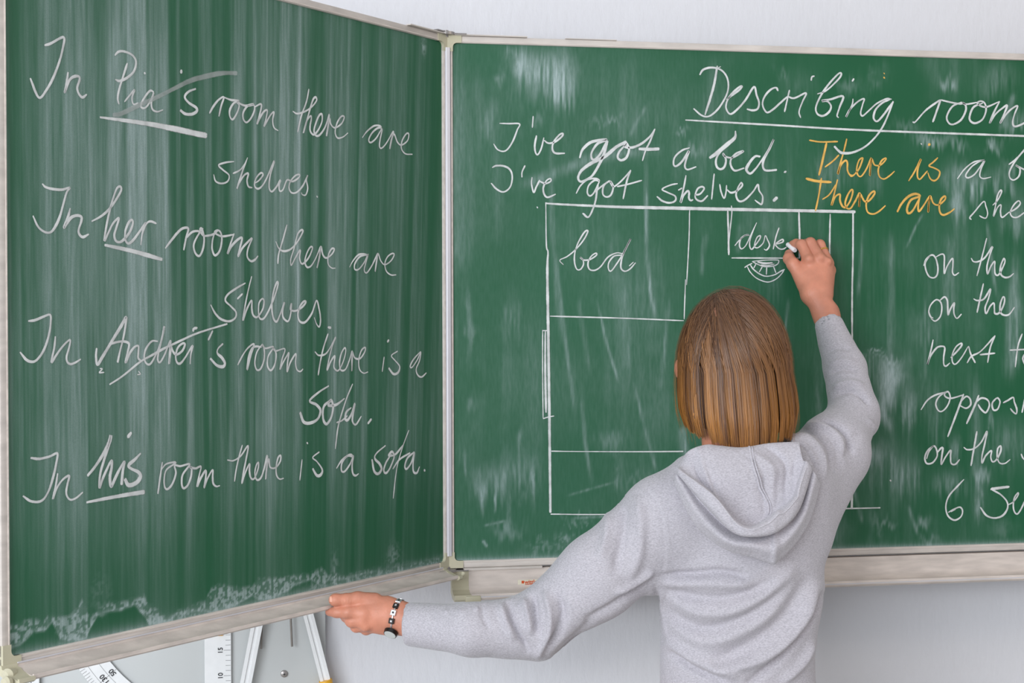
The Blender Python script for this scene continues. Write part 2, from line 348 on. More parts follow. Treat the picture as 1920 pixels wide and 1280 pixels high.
def dust_and_tone_main(U, Vv):
    cx = fbm(U*60+3, Vv*3, 11, 4); cl = fbm(U*6, Vv*6, 21, 4); D = 0.10*smooth(.42, .8, cx)*smooth(.35, .65, cl) + 0.05*smooth(.3, .8, cl) + 0.07*(1-smooth(.25, .80, U))  # last term: broad paler tone at the left, fading rightward
    drag = fbm(U*240, Vv*14, 31, 3); mott = fbm(U*45, Vv*30, 41, 4); mott2 = fbm(U*160, Vv*160, 51, 3)
    for px, py, ru, rv, ang, s, k in SMUDGE:
        u, v = uv_main(px, py); msk = (abs(U-u) < .12+ru/400) & (abs(Vv-v) < .12+rv/350)
        g = np.zeros_like(U); g[msk] = gauss(U[msk]+0.02*(mott[msk]-.5), Vv[msk]+0.05*(drag[msk]-.5), u, v, ru/1000, rv/1000, ang, 2.4)
        n = (.75+.35*drag if k == 3 else smooth(.25, .72, drag) if k == 2 else (smooth(.3, .7, mott) if k == 1 else smooth(.4, .6, mott2)))
        D = D + 0.95*s*g*(0.28+0.9*n)
    for L in LINES:
        pts = [uv_main(*q) for q in L[:-2]]; w_, s = L[-2:]; d, t = polyline_d(U, Vv, pts)
        D = D + s*np.exp(-(d/(w_/1000*1.2))**2)*(0.5+0.8*smooth(.3, .7, drag))*np.minimum(1, 6*np.minimum(t+.02, 1.02-t))
    edge = np.exp(-Vv/0.004)*0.5; return np.clip(D+edge, 0, 1)
def dust_wing(U, Vv):
    q = U + 0.02*(fbm(Vv*1.2, Vv*0+1, 3, 2)-.5)*smooth(0, .5, Vv) + .05*(Vv-.5)*(1-smooth(.1, .6, U))
    wide = fbm(q*14, Vv*0.45, 61, 2); mid = fbm(q*45, Vv*0.8, 71, 2); fin = fbm(q*170, Vv*1.2, 81, 3)
    s = (0.55*smooth(.43, .62, wide)+0.52*smooth(.46, .62, mid)+.25*smooth(.5, .7, fbm(q*80, Vv*1.3, 75, 2)))*(.55+.6*smooth(.3, .7, fbm(U*8, Vv*1.6, 77, 2)))
    D = 0.07 + 0.42*s*(0.75+0.4*smooth(.25, .75, fin)) + 0.06*smooth(.5, .8, fin)
    D *= 0.35+0.65*smooth(0.0, 0.13, U)                    # cleaner beside the hinge
    D *= 0.30+0.70*smooth(0.05, 0.28, Vv)                  # streaks end above the tray
    D *= 1.0-0.25*smooth(.75, .97, Vv)
    # dried froth along the lower edge: upper and lower limit of the froth above the tray
    FX = [8, 45, 60, 80, 95, 110, 130, 142, 150, 158, 166, 180, 200, 220, 250, 268, 276, 290, 310, 330, 350, 380, 395, 420, 440, 470, 482, 505, 530, 552, 580, 600, 612, 640, 700]
    FT = [1165, 1160, 1158, 1158, 1146, 1152, 1150, 1140, 1120, 1130, 1158, 1140, 1127, 1125, 1120, 1113, 1130, 1140, 1158, 1142, 1138, 1126, 1097, 1094, 1100, 1100, 1084, 1084, 1080, 1078, 1075, 1062, 1076, 1080, 1066]
    FB = [1215, 1194, 1176, 1176, 1160, 1190, 1194, 1193, 1192, 1190, 1172, 1149, 1140, 1138, 1128, 1150, 1164, 1164, 1162, 1146, 1144, 1140, 1146, 1142, 1130, 1112, 1120, 1118, 1108, 1092, 1083, 1096, 1086, 1084, 1070]
    ut = np.array([uv_wing(x, y) for x, y in zip(FX, FT)]); ub = np.array([uv_wing(x, y) for x, y in zip(FX, FB)])
    o1 = np.argsort(ut[:, 0]); o2 = np.argsort(ub[:, 0]); jit = 0.006*(fbm(U*90, Vv*90, 94, 2)-.5)
    top = np.interp(U, ut[o1, 0], ut[o1, 1])+jit; low = np.interp(U, ub[o2, 0], ub[o2, 1])+jit*.6
    foam = fbm(U*210, Vv*210, 91, 2)
    band = smooth(low-.0015, low+.0015, Vv)*(1-smooth(top-.004, top+.006, Vv)); edge = np.exp(-((Vv-low)/.0022)**2)
    fade = 1-0.65*smooth(.30, .16, U)*0-0.8*(1-smooth(.16, .26, U))
    sp = smooth(.46, .58, foam)
    D = D*(1-0.75*(1-smooth(low-.002, low+.001, Vv))) + fade*(band*(0.10+0.50*sp)+0.28*edge)
    low_sp = (1-smooth(low-.002, low+.001, Vv))*smooth(.52, .60, foam)*smooth(.45, .6, fbm(U*12, Vv*20, 98, 2)); D = D+0.35*low_sp
    D += 0.5*np.exp(-Vv/0.006)
    for px, py, ru, rv, s_ in ((735, 1040, 18, 20, .25), (625, 1072, 9, 30, .28), (798, 84, 6, 16, .5), (185, 1110, 16, 24, .12)):
        u, v = uv_wing(px, py); D = D + s_*gauss(U, Vv, u, v, ru/1000, rv/1000)*(0.3+smooth(.42, .6, foam))
    return np.clip(D, 0, 1)
us = np.concatenate([np.linspace(0, 1.32, 530), np.linspace(1.33, MW, 60)])
board_surface(main, np.array([FR, 0, Z0]), X3, -Y3, MW, us, dust_and_tone_main, 0.16, 'green_board_with_chalk_smudges')
board_surface(wing, WX*FR+Z3*Z0, WX, WN, HG, np.linspace(0, HG, 440), dust_wing, 0.05, 'green_board_with_wiped_vertical_streaks')

# ---- frames
def panel_frame(root, org, ux, n, width):
    P = lambda u, v, d: org + ux*u + Z3*v + n*d
    b = MB(); b.box(P(-.002, -.002, -.019), ux*(width+.004), Z3*(HG+.004), n*.018); b.build('core_panel', m_groove, root)
    f = 0.0135
    for nm, (u0, v0, du, dv) in {'frame_rail': (-f, HG, width+2*f, f), 'frame_rail.b': (-f, -f, width+2*f, f), 'frame_stile': (-f, 0, f, HG), 'frame_stile.b': (width, 0, f, HG)}.items():
        b = MB(); b.box(P(u0, v0, -.020), ux*du, Z3*dv, n*.024, .0018); b.build(nm.split('.')[0], m_alu, root, True)
        b = MB()                                    # raised bead along the rail
        if du > dv: b.box(P(u0+.001, v0+(dv*.12 if v0 > 0 else dv*.72), .004), ux*(du-.002), Z3*.0018, n*.0012)
        else: b.box(P(u0+(f*.75 if u0 < 0 else f*.1), v0, .004), ux*.0018, Z3*dv, n*.0012)
        b.build('rail_bead', m_tray, root)
    # beige corner pieces with a rounded inner corner
    for cu, su in ((-f, 1), (width+f, -1)):
        for cv, sv in ((-f, 1), (HG+f, -1)):
            pts = [(0, 0), (.030, 0), (.030, f)] + [(f+.008-.008*math.sin(a), f+.008-.008*math.cos(a)) for a in np.linspace(0, math.pi/2, 6)] + [(f, .030), (0, .030)]
            V = [P(cu+su*x, cv+sv*y, d) for d in (-.021, .006) for x, y in pts]; k = len(pts)
            b = MB(); b.add(V, [tuple(range(k)), tuple(range(k, 2*k))] + [(i, (i+1) % k, k+(i+1) % k, k+i) for i in range(k)])
            b.build('corner_cap', m_plastic, root)
panel_frame(main, np.array([FR, 0, Z0]), X3, -Y3, MW)
panel_frame(wing, WX*FR+Z3*Z0, WX, WN, HG)
# thin cover strip on top and under the main rail near the hinge
b = MB(); b.box((0.01, -.010, Z0+HG+.0135), X3*.145, Y3*.02, Z3*.0022); b.build('rail_cover_strip', m_alu, main)
b = MB(); b.box((0.23, -.006, Z0+HG+.0135), X3*.10, Y3*.016, Z3*.0016); b.build('rail_cover_strip', m_alu, main)
b = MB(); b.box((0.03, -.012, Z0-.0175), X3*.15, Y3*.02, Z3*.004); b.build('rail_cover_strip', m_alu, main)
b = MB(); b.box(WX*.02+Z3*(Z0+HG+.0135)+WN*.0, WX*.10, WN*.012, Z3*.002); b.build('rail_cover_strip', m_alu, wing)
# hinge post: fluted tube between the two frames
b = MB(); prof = []
for a in np.linspace(0, 2*math.pi, 28, endpoint=False):
    r = .0068 + .0008*(1 if int(round(a/(2*math.pi)*28)) % 4 < 2 else 0); prof.append((r*math.cos(a), r*math.sin(a)))
b.prism(prof, (0.0015, -.004, Z0+.010), (0.0015, -.004, Z0+HG-.010), X3, Y3); b.build('hinge_post', m_post, main, True, label='bright fluted aluminium hinge post')
for zz in (Z0+HG+.0137, Z0-.0195):
    b = MB(); b.tube([(0.0, -.004, zz), (0.0, -.004, zz+.005)], .017, 20); b.box((0, -.014, zz+.001), X3*.038, Y3*.020, Z3*.002); b.build('hinge_plate', m_steel, main, True)
    b = MB(); b.box(WN*-.006+Z3*(zz+.003), WX*.040, WN*.018, Z3*.0022); b.tube([(0, -.004, zz-.004), (0, -.004, zz+.009)], .005, 12); b.build('hinge_leaf', m_steel, wing, True)

# ---- chalk tray of the main board
prof = [(-.004, -.0175), (-.004, -.047), (-.008, -.053), (-.018, -.058), (-.034, -.061), (-.036, -.058), (-.0385, -.058), (-.040, -.066), (-.036, -.070), (-.010, -.070), (.012, -.060), (.012, -.0175)]
b = MB(); b.prism(prof, (.040, 0, Z0), (MW-.02, 0, Z0), Y3, Z3); tr = b.build('chalk_tray', m_tray, main, True, label='long aluminium chalk tray with a small orange maker label')
b = MB(); b.box((.040, -.0405, Z0-.064), X3*(MW-.06), Y3*.0015, Z3*.0016); b.build('tray_lip', m_post, tr)
for x0 in (.008, MW-.02):
    cap = [(y*1.04+.001, z-.0015 if z < -.03 else z+.001) for y, z in prof]; b = MB(); b.prism(cap, (x0, 0, Z0), (x0+.032, 0, Z0), Y3, Z3); b.build('end_cap', m_plastic, tr)
b = MB(); b.box((.028, -.042, Z0-.0735), X3*.030, Y3*.02, Z3*.013, .003); b.build('end_foot', m_plastic, tr, True)
lb = at(991, 1091.5, -.0045); b = MB(); b.box(lb-X3*.0235-Z3*.0052-Y3*.0006, X3*.047, Y3*.0006, Z3*.0104); b.build('maker_label', m_label, tr)
text_mesh('label_print', 'wittler', .0105, lb+X3*.0035+Z3*.0008-Y3*.0006, X3, Z3, m_orange, tr)
b = MB(); b.box(lb-X3*.0165-Z3*.0016-Y3*.0012, X3*.0048, Y3*.0006, Z3*.0052, .0002); b.build('label_emblem', m_orange, tr)
text_mesh('label_print', 'moving boardsystem', .0028, lb+X3*.002-Z3*.0036-Y3*.0006, X3, Z3, m_orange, tr)
for x0 in (.35, 1.55):
    b = MB(); b.box((x0, .010, Z0-.06), X3*.06, Y3*(WALL_Y-.010), Z3*1.0); b.build('wall_bracket', m_steel, main)

# ---- tray under the wing
WB = WX*0.5+Z3*(Z0-.03)
prof = [(.002, -.0136), (.003, -.019), (.007, -.0195), (.013, -.0245), (.026, -.029), (.034, -.0305), (.0345, -.0275), (.037, -.0275), (.038, -.034), (.034, -.0375), (.008, -.034), (-.012, -.026), (-.012, -.0136)]
prof = [(max(y, -.003)+.004, -.0095+(z+.0136)*.80) for y, z in prof]
b = MB(); b.prism(prof, WX*.022+Z3*Z0, WX*(HG+.004)+Z3*Z0, WN, Z3); wt = b.build('chalk_tray', m_tray, wing, True, label='dusty grey chalk tray along the lower edge')
b = MB(); b.box(WX*.022+Z3*(Z0-.0105)+WN*.006, WX*(HG-.018), WN*.0016, Z3*.0022, .0005); b.build('tray_bead', m_post, wt)
for u0, l in ((.012, .010), (HG+.004, .026)):
    cap = [(y*1.05+.001, (z-.0015 if z < -.019 else z)) for y, z in prof]; b = MB(); b.prism(cap, WX*u0+Z3*Z0, WX*(u0+l)+Z3*Z0, WN, Z3); b.build('end_cap', m_plastic, wt, True)
q = WX*.014+WN*.036+Z3*(Z0-.0255); b = MB(); b.tube([q, q-WX*.010, q-WX*.014+Z3*.003, q-WX*.016+Z3*.006], [.0035, .003, .004, .0045], 10); b.build('lip_hook', m_plastic, wt, True)
q = WX*(HG+.034)+WN*.030+Z3*(Z0-.026); b = MB(); b.tube([q, q+WX*.006-WN*.0, q+WX*.010], [.007, .0085, .006], 14); b.build('end_knob', m_plastic, wt, True)
q = WX*(HG+.018)+WN*.014+Z3*(Z0-.020); b = MB(); b.tube([q, q+WX*.010+WN*.004, q+WX*.014+WN*.004], [.008, .009, .006], 14); b.build('end_knob', m_plastic, wt, True)

# ------------------------------------------------------------------ drawing tools on the wall
PY = WALL_Y-.020
pl = at(-190, 1290, PY); pr = at(607, 1290, PY)
tp = thing('tool_panel', 'pale grey board screwed to the wall below the folding wing, carrying the drawing tools', 'panel', ((pl[0]+pr[0])/2, WALL_Y-.01, 0.85))
b = MB(); b.box((pl[0], PY, .62), X3*(pr[0]-pl[0]), Y3*(WALL_Y-PY-.001), Z3*1.0, .003); b.build('backing_board', m_panel, tp, True)
s = at(529, 1260, PY); b = MB(); b.tube([s, s-Y3*.003, s-Y3*.0045], [.0072, .0065, .003], 18); sw = b.build('screw', m_steel, tp, True)
b = MB(); b.box(s-X3*.0022-Z3*.0006-Y3*.0052, X3*.0044, Y3*.001, Z3*.0012); b.box(s-X3*.0006-Z3*.0022-Y3*.0052, X3*.0012, Y3*.001, Z3*.0044); b.build('screw_slot', m_print, sw)
for px, py0, px1, py1 in ((489, 1120, 486, 1213), (540, 1110, 544, 1209)):
    a = at(px, py0, PY-.012); c = at(px1, py1, PY-.012); b = MB(); b.tube([a+Y3*.012, a, c], .0021, 10); b.build('support_rod', m_pin, tp, True)
# protractor, hung with its base upright
pc = at(430, 1066, PY-.006); Y1 = PY-.006
S_ = np.linalg.norm(at(330, 1266, Y1)-at(430, 1266, Y1))/100.0
pt = thing('board_protractor', 'large white board protractor hanging upright, with degree scale and ruler edge', 'protractor', (pc[0]-.12, Y1, pc[2]-.2))
n = 64; ri, ro = 279*S_, 333*S_; V = []; Fc = []
for k in range(n+1):
    a = math.radians(90+180*k/n)
    for r_ in (ri, ro):
        for yy in (Y1-.002, Y1+.002): V.append((pc[0]+r_*math.cos(a), yy, pc[2]+r_*math.sin(a)))
for k in range(n):
    q = k*4; p_ = q+4; Fc += [(q, q+2, p_+2, p_), (q+1, p_+1, p_+3, q+3), (q+2, q+3, p_+3, p_+2), (q, p_, p_+1, q+1)]
b = MB(); b.add(V, Fc); b.build('degree_arc', m_white, pt)
b = MB(); b.box((pc[0]-50*S_, Y1-.0022, pc[2]-ro), X3*50*S_, Y3*.0044, Z3*2*ro, .0008); b.build('ruler_base', m_white, pt)
b = MB(); yf = Y1-.0026
for d in range(0, 181):
    a = math.radians(90+d); L = 16 if d % 10 == 0 else (13 if d % 5 == 0 else 10)
    if d % 10 == 0: L = 54
    u = np.array([math.cos(a), 0, math.sin(a)]); v = np.array([-u[2], 0, u[0]]); w_ = .0004
    b.box(np.array([pc[0], yf, pc[2]])+u*(ro-L*S_)-v*w_/2, u*L*S_, v*w_, Y3*.0005)
for rr in (ro-17*S_, ro-36*S_):
    for k in range(120):
        a0, a1 = math.radians(90+1.5*k), math.radians(90+1.5*(k+1)); o_ = np.array([pc[0], yf, pc[2]])
        u0 = np.array([math.cos(a0), 0, math.sin(a0)]); u1 = np.array([math.cos(a1), 0, math.sin(a1)])
        b.add([o_+u0*rr, o_+u1*rr, o_+u1*(rr+.0004), o_+u0*(rr+.0004)], [(0, 1, 2, 3)])
arc = b.build('degree_marks', m_print, pt)
zt = at(430, 1262, Y1)[2]; cm = 9.75*S_
b = MB()
for k in range(-10, 56):
    z = zt+(k-10)*cm
    if pc[2]-ro < z < pc[2]+ro: L = (13 if k % 5 == 0 else 9.5)*S_; b.box((pc[0]-L-.001, yf, z-.00025), X3*L, Y3*.0005, Z3*.0005)
b.build('ruler_marks', m_print, pt)
for k in range(5, 40, 5): text_mesh('scale_number', str(k), .0125, (pc[0]-20*S_, yf, zt+(k-10)*cm), Z3, -X3, m_print, pt)
for d in range(10, 180, 10):
    a = math.radians(270-d); u = np.array([math.cos(a), 0, math.sin(a)]); v = np.array([-u[2], 0, u[0]])
    for rr, s_ in ((ro-45*S_, str(d)), (ro-26*S_, str(180-d))):
        ex = -v if True else v
        text_mesh('scale_number', s_, .0135, np.array([pc[0], yf, pc[2]])+u*rr, -v, u, m_print, pt)
g = at(407, 1187, Y1-.006); b = MB(); b.box(g-X3*.008-Z3*.002, X3*.016, Y3*.008, Z3*.012, .002); b.build('grip_knob', m_yellow, pt, True)
# board compasses: two white legs from a hidden hub
def leg(root, p0, p1, w_, m=m_white):
    a = at(*p0, PY-.014); c = at(*p1, PY-.014); d = (c-a)/np.linalg.norm(c-a); s_ = np.cross(d, Y3)
    pr_ = [(-w_/2, 0), (-w_/2, .008), (-w_*.18, .008), (-w_*.12, .005), (w_*.12, .005), (w_*.18, .008), (w_/2, .008), (w_/2, 0)]
    b = MB(); b.prism(pr_, a, c, s_, -Y3); return b.build('leg', m, root)
ch = at(520, 1010, PY-.014)
cp = thing('board_compasses', 'white board compasses with yellow tip hanging on the grey panel', 'compass', (ch[0], PY-.01, ch[2]-.2))
leg(cp, (508, 1020), (452, 1300), .021); leg(cp, (541, 1015), (607, 1277), .0195)
a = at(606, 1272, PY-.017); c = at(614, 1306, PY-.017); b = MB(); b.tube([a, a+(c-a)*.1, c], [.0125, .0132, .009], 16); b.build('chalk_holder', m_yellow, cp, True)
b = MB(); b.tube([ch+Y3*.003, ch-Y3*.016], .026, 24); b.build('hub', m_yellow, cp, True)
# white ruler standing at the lower left
a = at(5, 1249, PY-.010); c = at(70, 1249, PY-.010); m1 = at(55, 1249, PY-.010)
rl = thing('board_ruler', 'white board ruler with dark blue figures beside the panel corner', 'ruler', ((a[0]+c[0])/2, PY-.01, .78))
b = MB(); b.box((a[0], PY-.012, .66), X3*(c[0]-a[0]), Y3*.008, Z3*(a[2]+.03-.66), .001); b.build('blade', m_white, rl)
b = MB()
for k in range(0, 40):
    z = at(60, 1277, PY-.012)[2]-k*.030
    if z > .68: b.box((m1[0]+.001, PY-.0126, z-.015), X3*(c[0]-m1[0]-.002), Y3*.0008, Z3*.015)
b.box((m1[0]-.001, PY-.0126, .67), X3*.001, Y3*.0008, Z3*(a[2]+.02-.67)); b.build('scale_block', m_navy, rl)
for k, tx in enumerate(('74', '72', '70', '68')):
    text_mesh('scale_number', tx, .040, (at(27, 1278, PY-.012)[0], PY-.0126, at(27, 1283, PY-.012)[2]-k*.06), Z3, -X3, m_navy, rl)
# ------------------------------------------------------------------ chalk writing and drawing
def chalk_mat(name, col, dens, seed):
    m = bpy.data.materials.new(name); m.use_nodes = True; nt = m.node_tree; p = nt.nodes['Principled BSDF']
    p.inputs['Base Color'].default_value = lin(col); p.inputs['Roughness'].default_value = 0.95; p.inputs['Specular IOR Level'].default_value = 0.1
    tc = nt.nodes.new('ShaderNodeTexCoord'); n = nt.nodes.new('ShaderNodeTexNoise'); n.inputs['Scale'].default_value = 620; n.inputs['Detail'].default_value = 3
    n2 = nt.nodes.new('ShaderNodeTexNoise'); n2.inputs['Scale'].default_value = 45; n2.inputs['Detail'].default_value = 2
    e = nt.nodes.new('ShaderNodeAttribute'); e.attribute_name = 'core'
    nt.links.new(tc.outputs['Object'], n.inputs['Vector']); nt.links.new(tc.outputs['Object'], n2.inputs['Vector'])
    a = nt.nodes.new('ShaderNodeMath'); a.operation = 'ADD'; nt.links.new(n.outputs[0], a.inputs[0]); nt.links.new(n2.outputs[0], a.inputs[1])
    b_ = nt.nodes.new('ShaderNodeMath'); b_.operation = 'MULTIPLY_ADD'; nt.links.new(e.outputs['Fac'], b_.inputs[0]); b_.inputs[1].default_value = 1.5; nt.links.new(a.outputs[0], b_.inputs[2])
    r = nt.nodes.new('ShaderNodeMapRange'); r.inputs['From Min'].default_value = 1.25; r.inputs['From Max'].default_value = 2.1; r.inputs['To Max'].default_value = dens
    nt.links.new(b_.outputs[0], r.inputs['Value']); nt.links.new(r.outputs[0], p.inputs['Alpha'])
    cr_ = nt.nodes.new('ShaderNodeValToRGB'); cr_.color_ramp.elements[0].position = .35; cr_.color_ramp.elements[1].position = .65
    cr_.color_ramp.elements[0].color = lin(tuple(c*.88 for c in col)); cr_.color_ramp.elements[1].color = lin(col)
    nt.links.new(n2.outputs[0], cr_.inputs[0]); nt.links.new(cr_.outputs[0], p.inputs['Base Color'])
    return m
m_chalk = chalk_mat('white_chalk_mark', (226, 228, 228), 0.95, 0); m_faint = chalk_mat('smeared_chalk_mark', (200, 206, 204), 0.48, 1); m_ochre = chalk_mat('orange_chalk_mark', (240, 190, 104), 0.95, 2)
REG = {'A': (0, 40, 4.5714), 'B': (380, 120, 4), 'C': (0, 320, 4.5714), 'D': (380, 400, 4), 'E': (0, 560, 4.5714), 'F': (380, 660, 4), 'G': (0, 780, 4.5714),
 'H': (900, 200, 4.5714), 'I': (1260, 240, 5.3333), 'J': (1500, 250, 4.5714), 'K': (1560, 120, 5.3333), 'L': (1260, 100, 5.3333), 'M': (1620, 460, 4.9233), 'N': (1620, 720, 4.57), 'O': (1000, 370, 5.12), 'P': (1340, 380, 6.4), 'X': (0, 0, 1)}
stroke_n = [0]
def chalk(root, board, words, name='chalk_word'):
    for label, spec in words:
        groups = {}
        for st in spec.strip().split(';'):
            st = st.strip()
            if not st: continue
            tok = st.split(); reg = tok[0][0]; opts = tok[0][1:]; mt = m_chalk
            if 'y' in opts: mt = m_ochre; opts = opts.replace('y', '')
            if 'f' in opts: mt = m_faint; opts = opts.replace('f', '')
            ws = [float(x) for x in opts.split('-')] if opts else [4.2]
            x0, y0, s = REG[reg]; P = np.array([[float(v) for v in t.split(',')] for t in tok[1:]])/s + np.array([x0, y0])
            if len(P) == 1: P = np.vstack([P-[.9, 1.2], P+[.9, 1.2]])
            Q = cr_spline(P, 7 if len(P) > 2 else 12)
            stroke_n[0] += 1; off = 0.0006+0.00002*(stroke_n[0] % 20)
            W3 = np.array([(at(x, y, -off) if board == 'm' else atwing(x, y, off)) for x, y in Q])
            ux, nn = (X3, -Y3) if board == 'm' else (-WX, WN)
            seg = np.linalg.norm(np.diff(W3, axis=0), axis=1); keep = np.r_[True, seg > 2e-5]; W3 = W3[keep]
            T = np.gradient(W3, axis=0); T /= np.linalg.norm(T, axis=1)[:, None]+1e-12; Sd = np.cross(nn, T)
            t = np.linspace(0, 1, len(W3)); wd = np.interp(t, np.linspace(0, 1, len(ws)), ws) if len(ws) > 1 else np.full(len(W3), ws[0])
            wd = wd*(0.86+0.34*vnoise(t*len(W3)/9.0, t*0+stroke_n[0], 5)); wd = wd*1.06/1000*0.5
            if len(ws) == 1: wd = wd*np.clip(0.62+np.minimum(t, 1-t)*6, 0, 1)
            W3 = np.vstack([W3[:1]-T[:1]*wd[0]*.7, W3, W3[-1:]+T[-1:]*wd[-1]*.7]); Sd = np.vstack([Sd[:1], Sd, Sd[-1:]]); wd = np.r_[wd[0]*.7, wd, wd[-1]*.7]
            core = np.r_[0.12, np.ones(len(W3)-2), 0.12]
            g = groups.setdefault(mt.name, [[], [], [], mt]); b0 = len(g[0])
            for i in range(len(W3)):
                g[0] += [W3[i]-Sd[i]*wd[i], W3[i]-Sd[i]*wd[i]*.5+nn*.0002, W3[i]+Sd[i]*wd[i]*.5+nn*.0002, W3[i]+Sd[i]*wd[i]]; g[2] += [0, core[i], core[i], 0]
            for i in range(len(W3)-1):
                k = b0+4*i
                for j in range(3): g[1].append((k+j, k+j+1, k+j+5, k+j+4))
        par = None
        for mn, (V, Fc, core, mt) in groups.items():
            nm = name if 'smeared' not in mn else 'chalk_smear'
            o = mesh(nm, V, Fc, mt, root, True, label if nm == name else None)
            a = o.data.attributes.new('core', 'FLOAT', 'POINT'); a.data.foreach_set('value', np.array(core, np.float32))
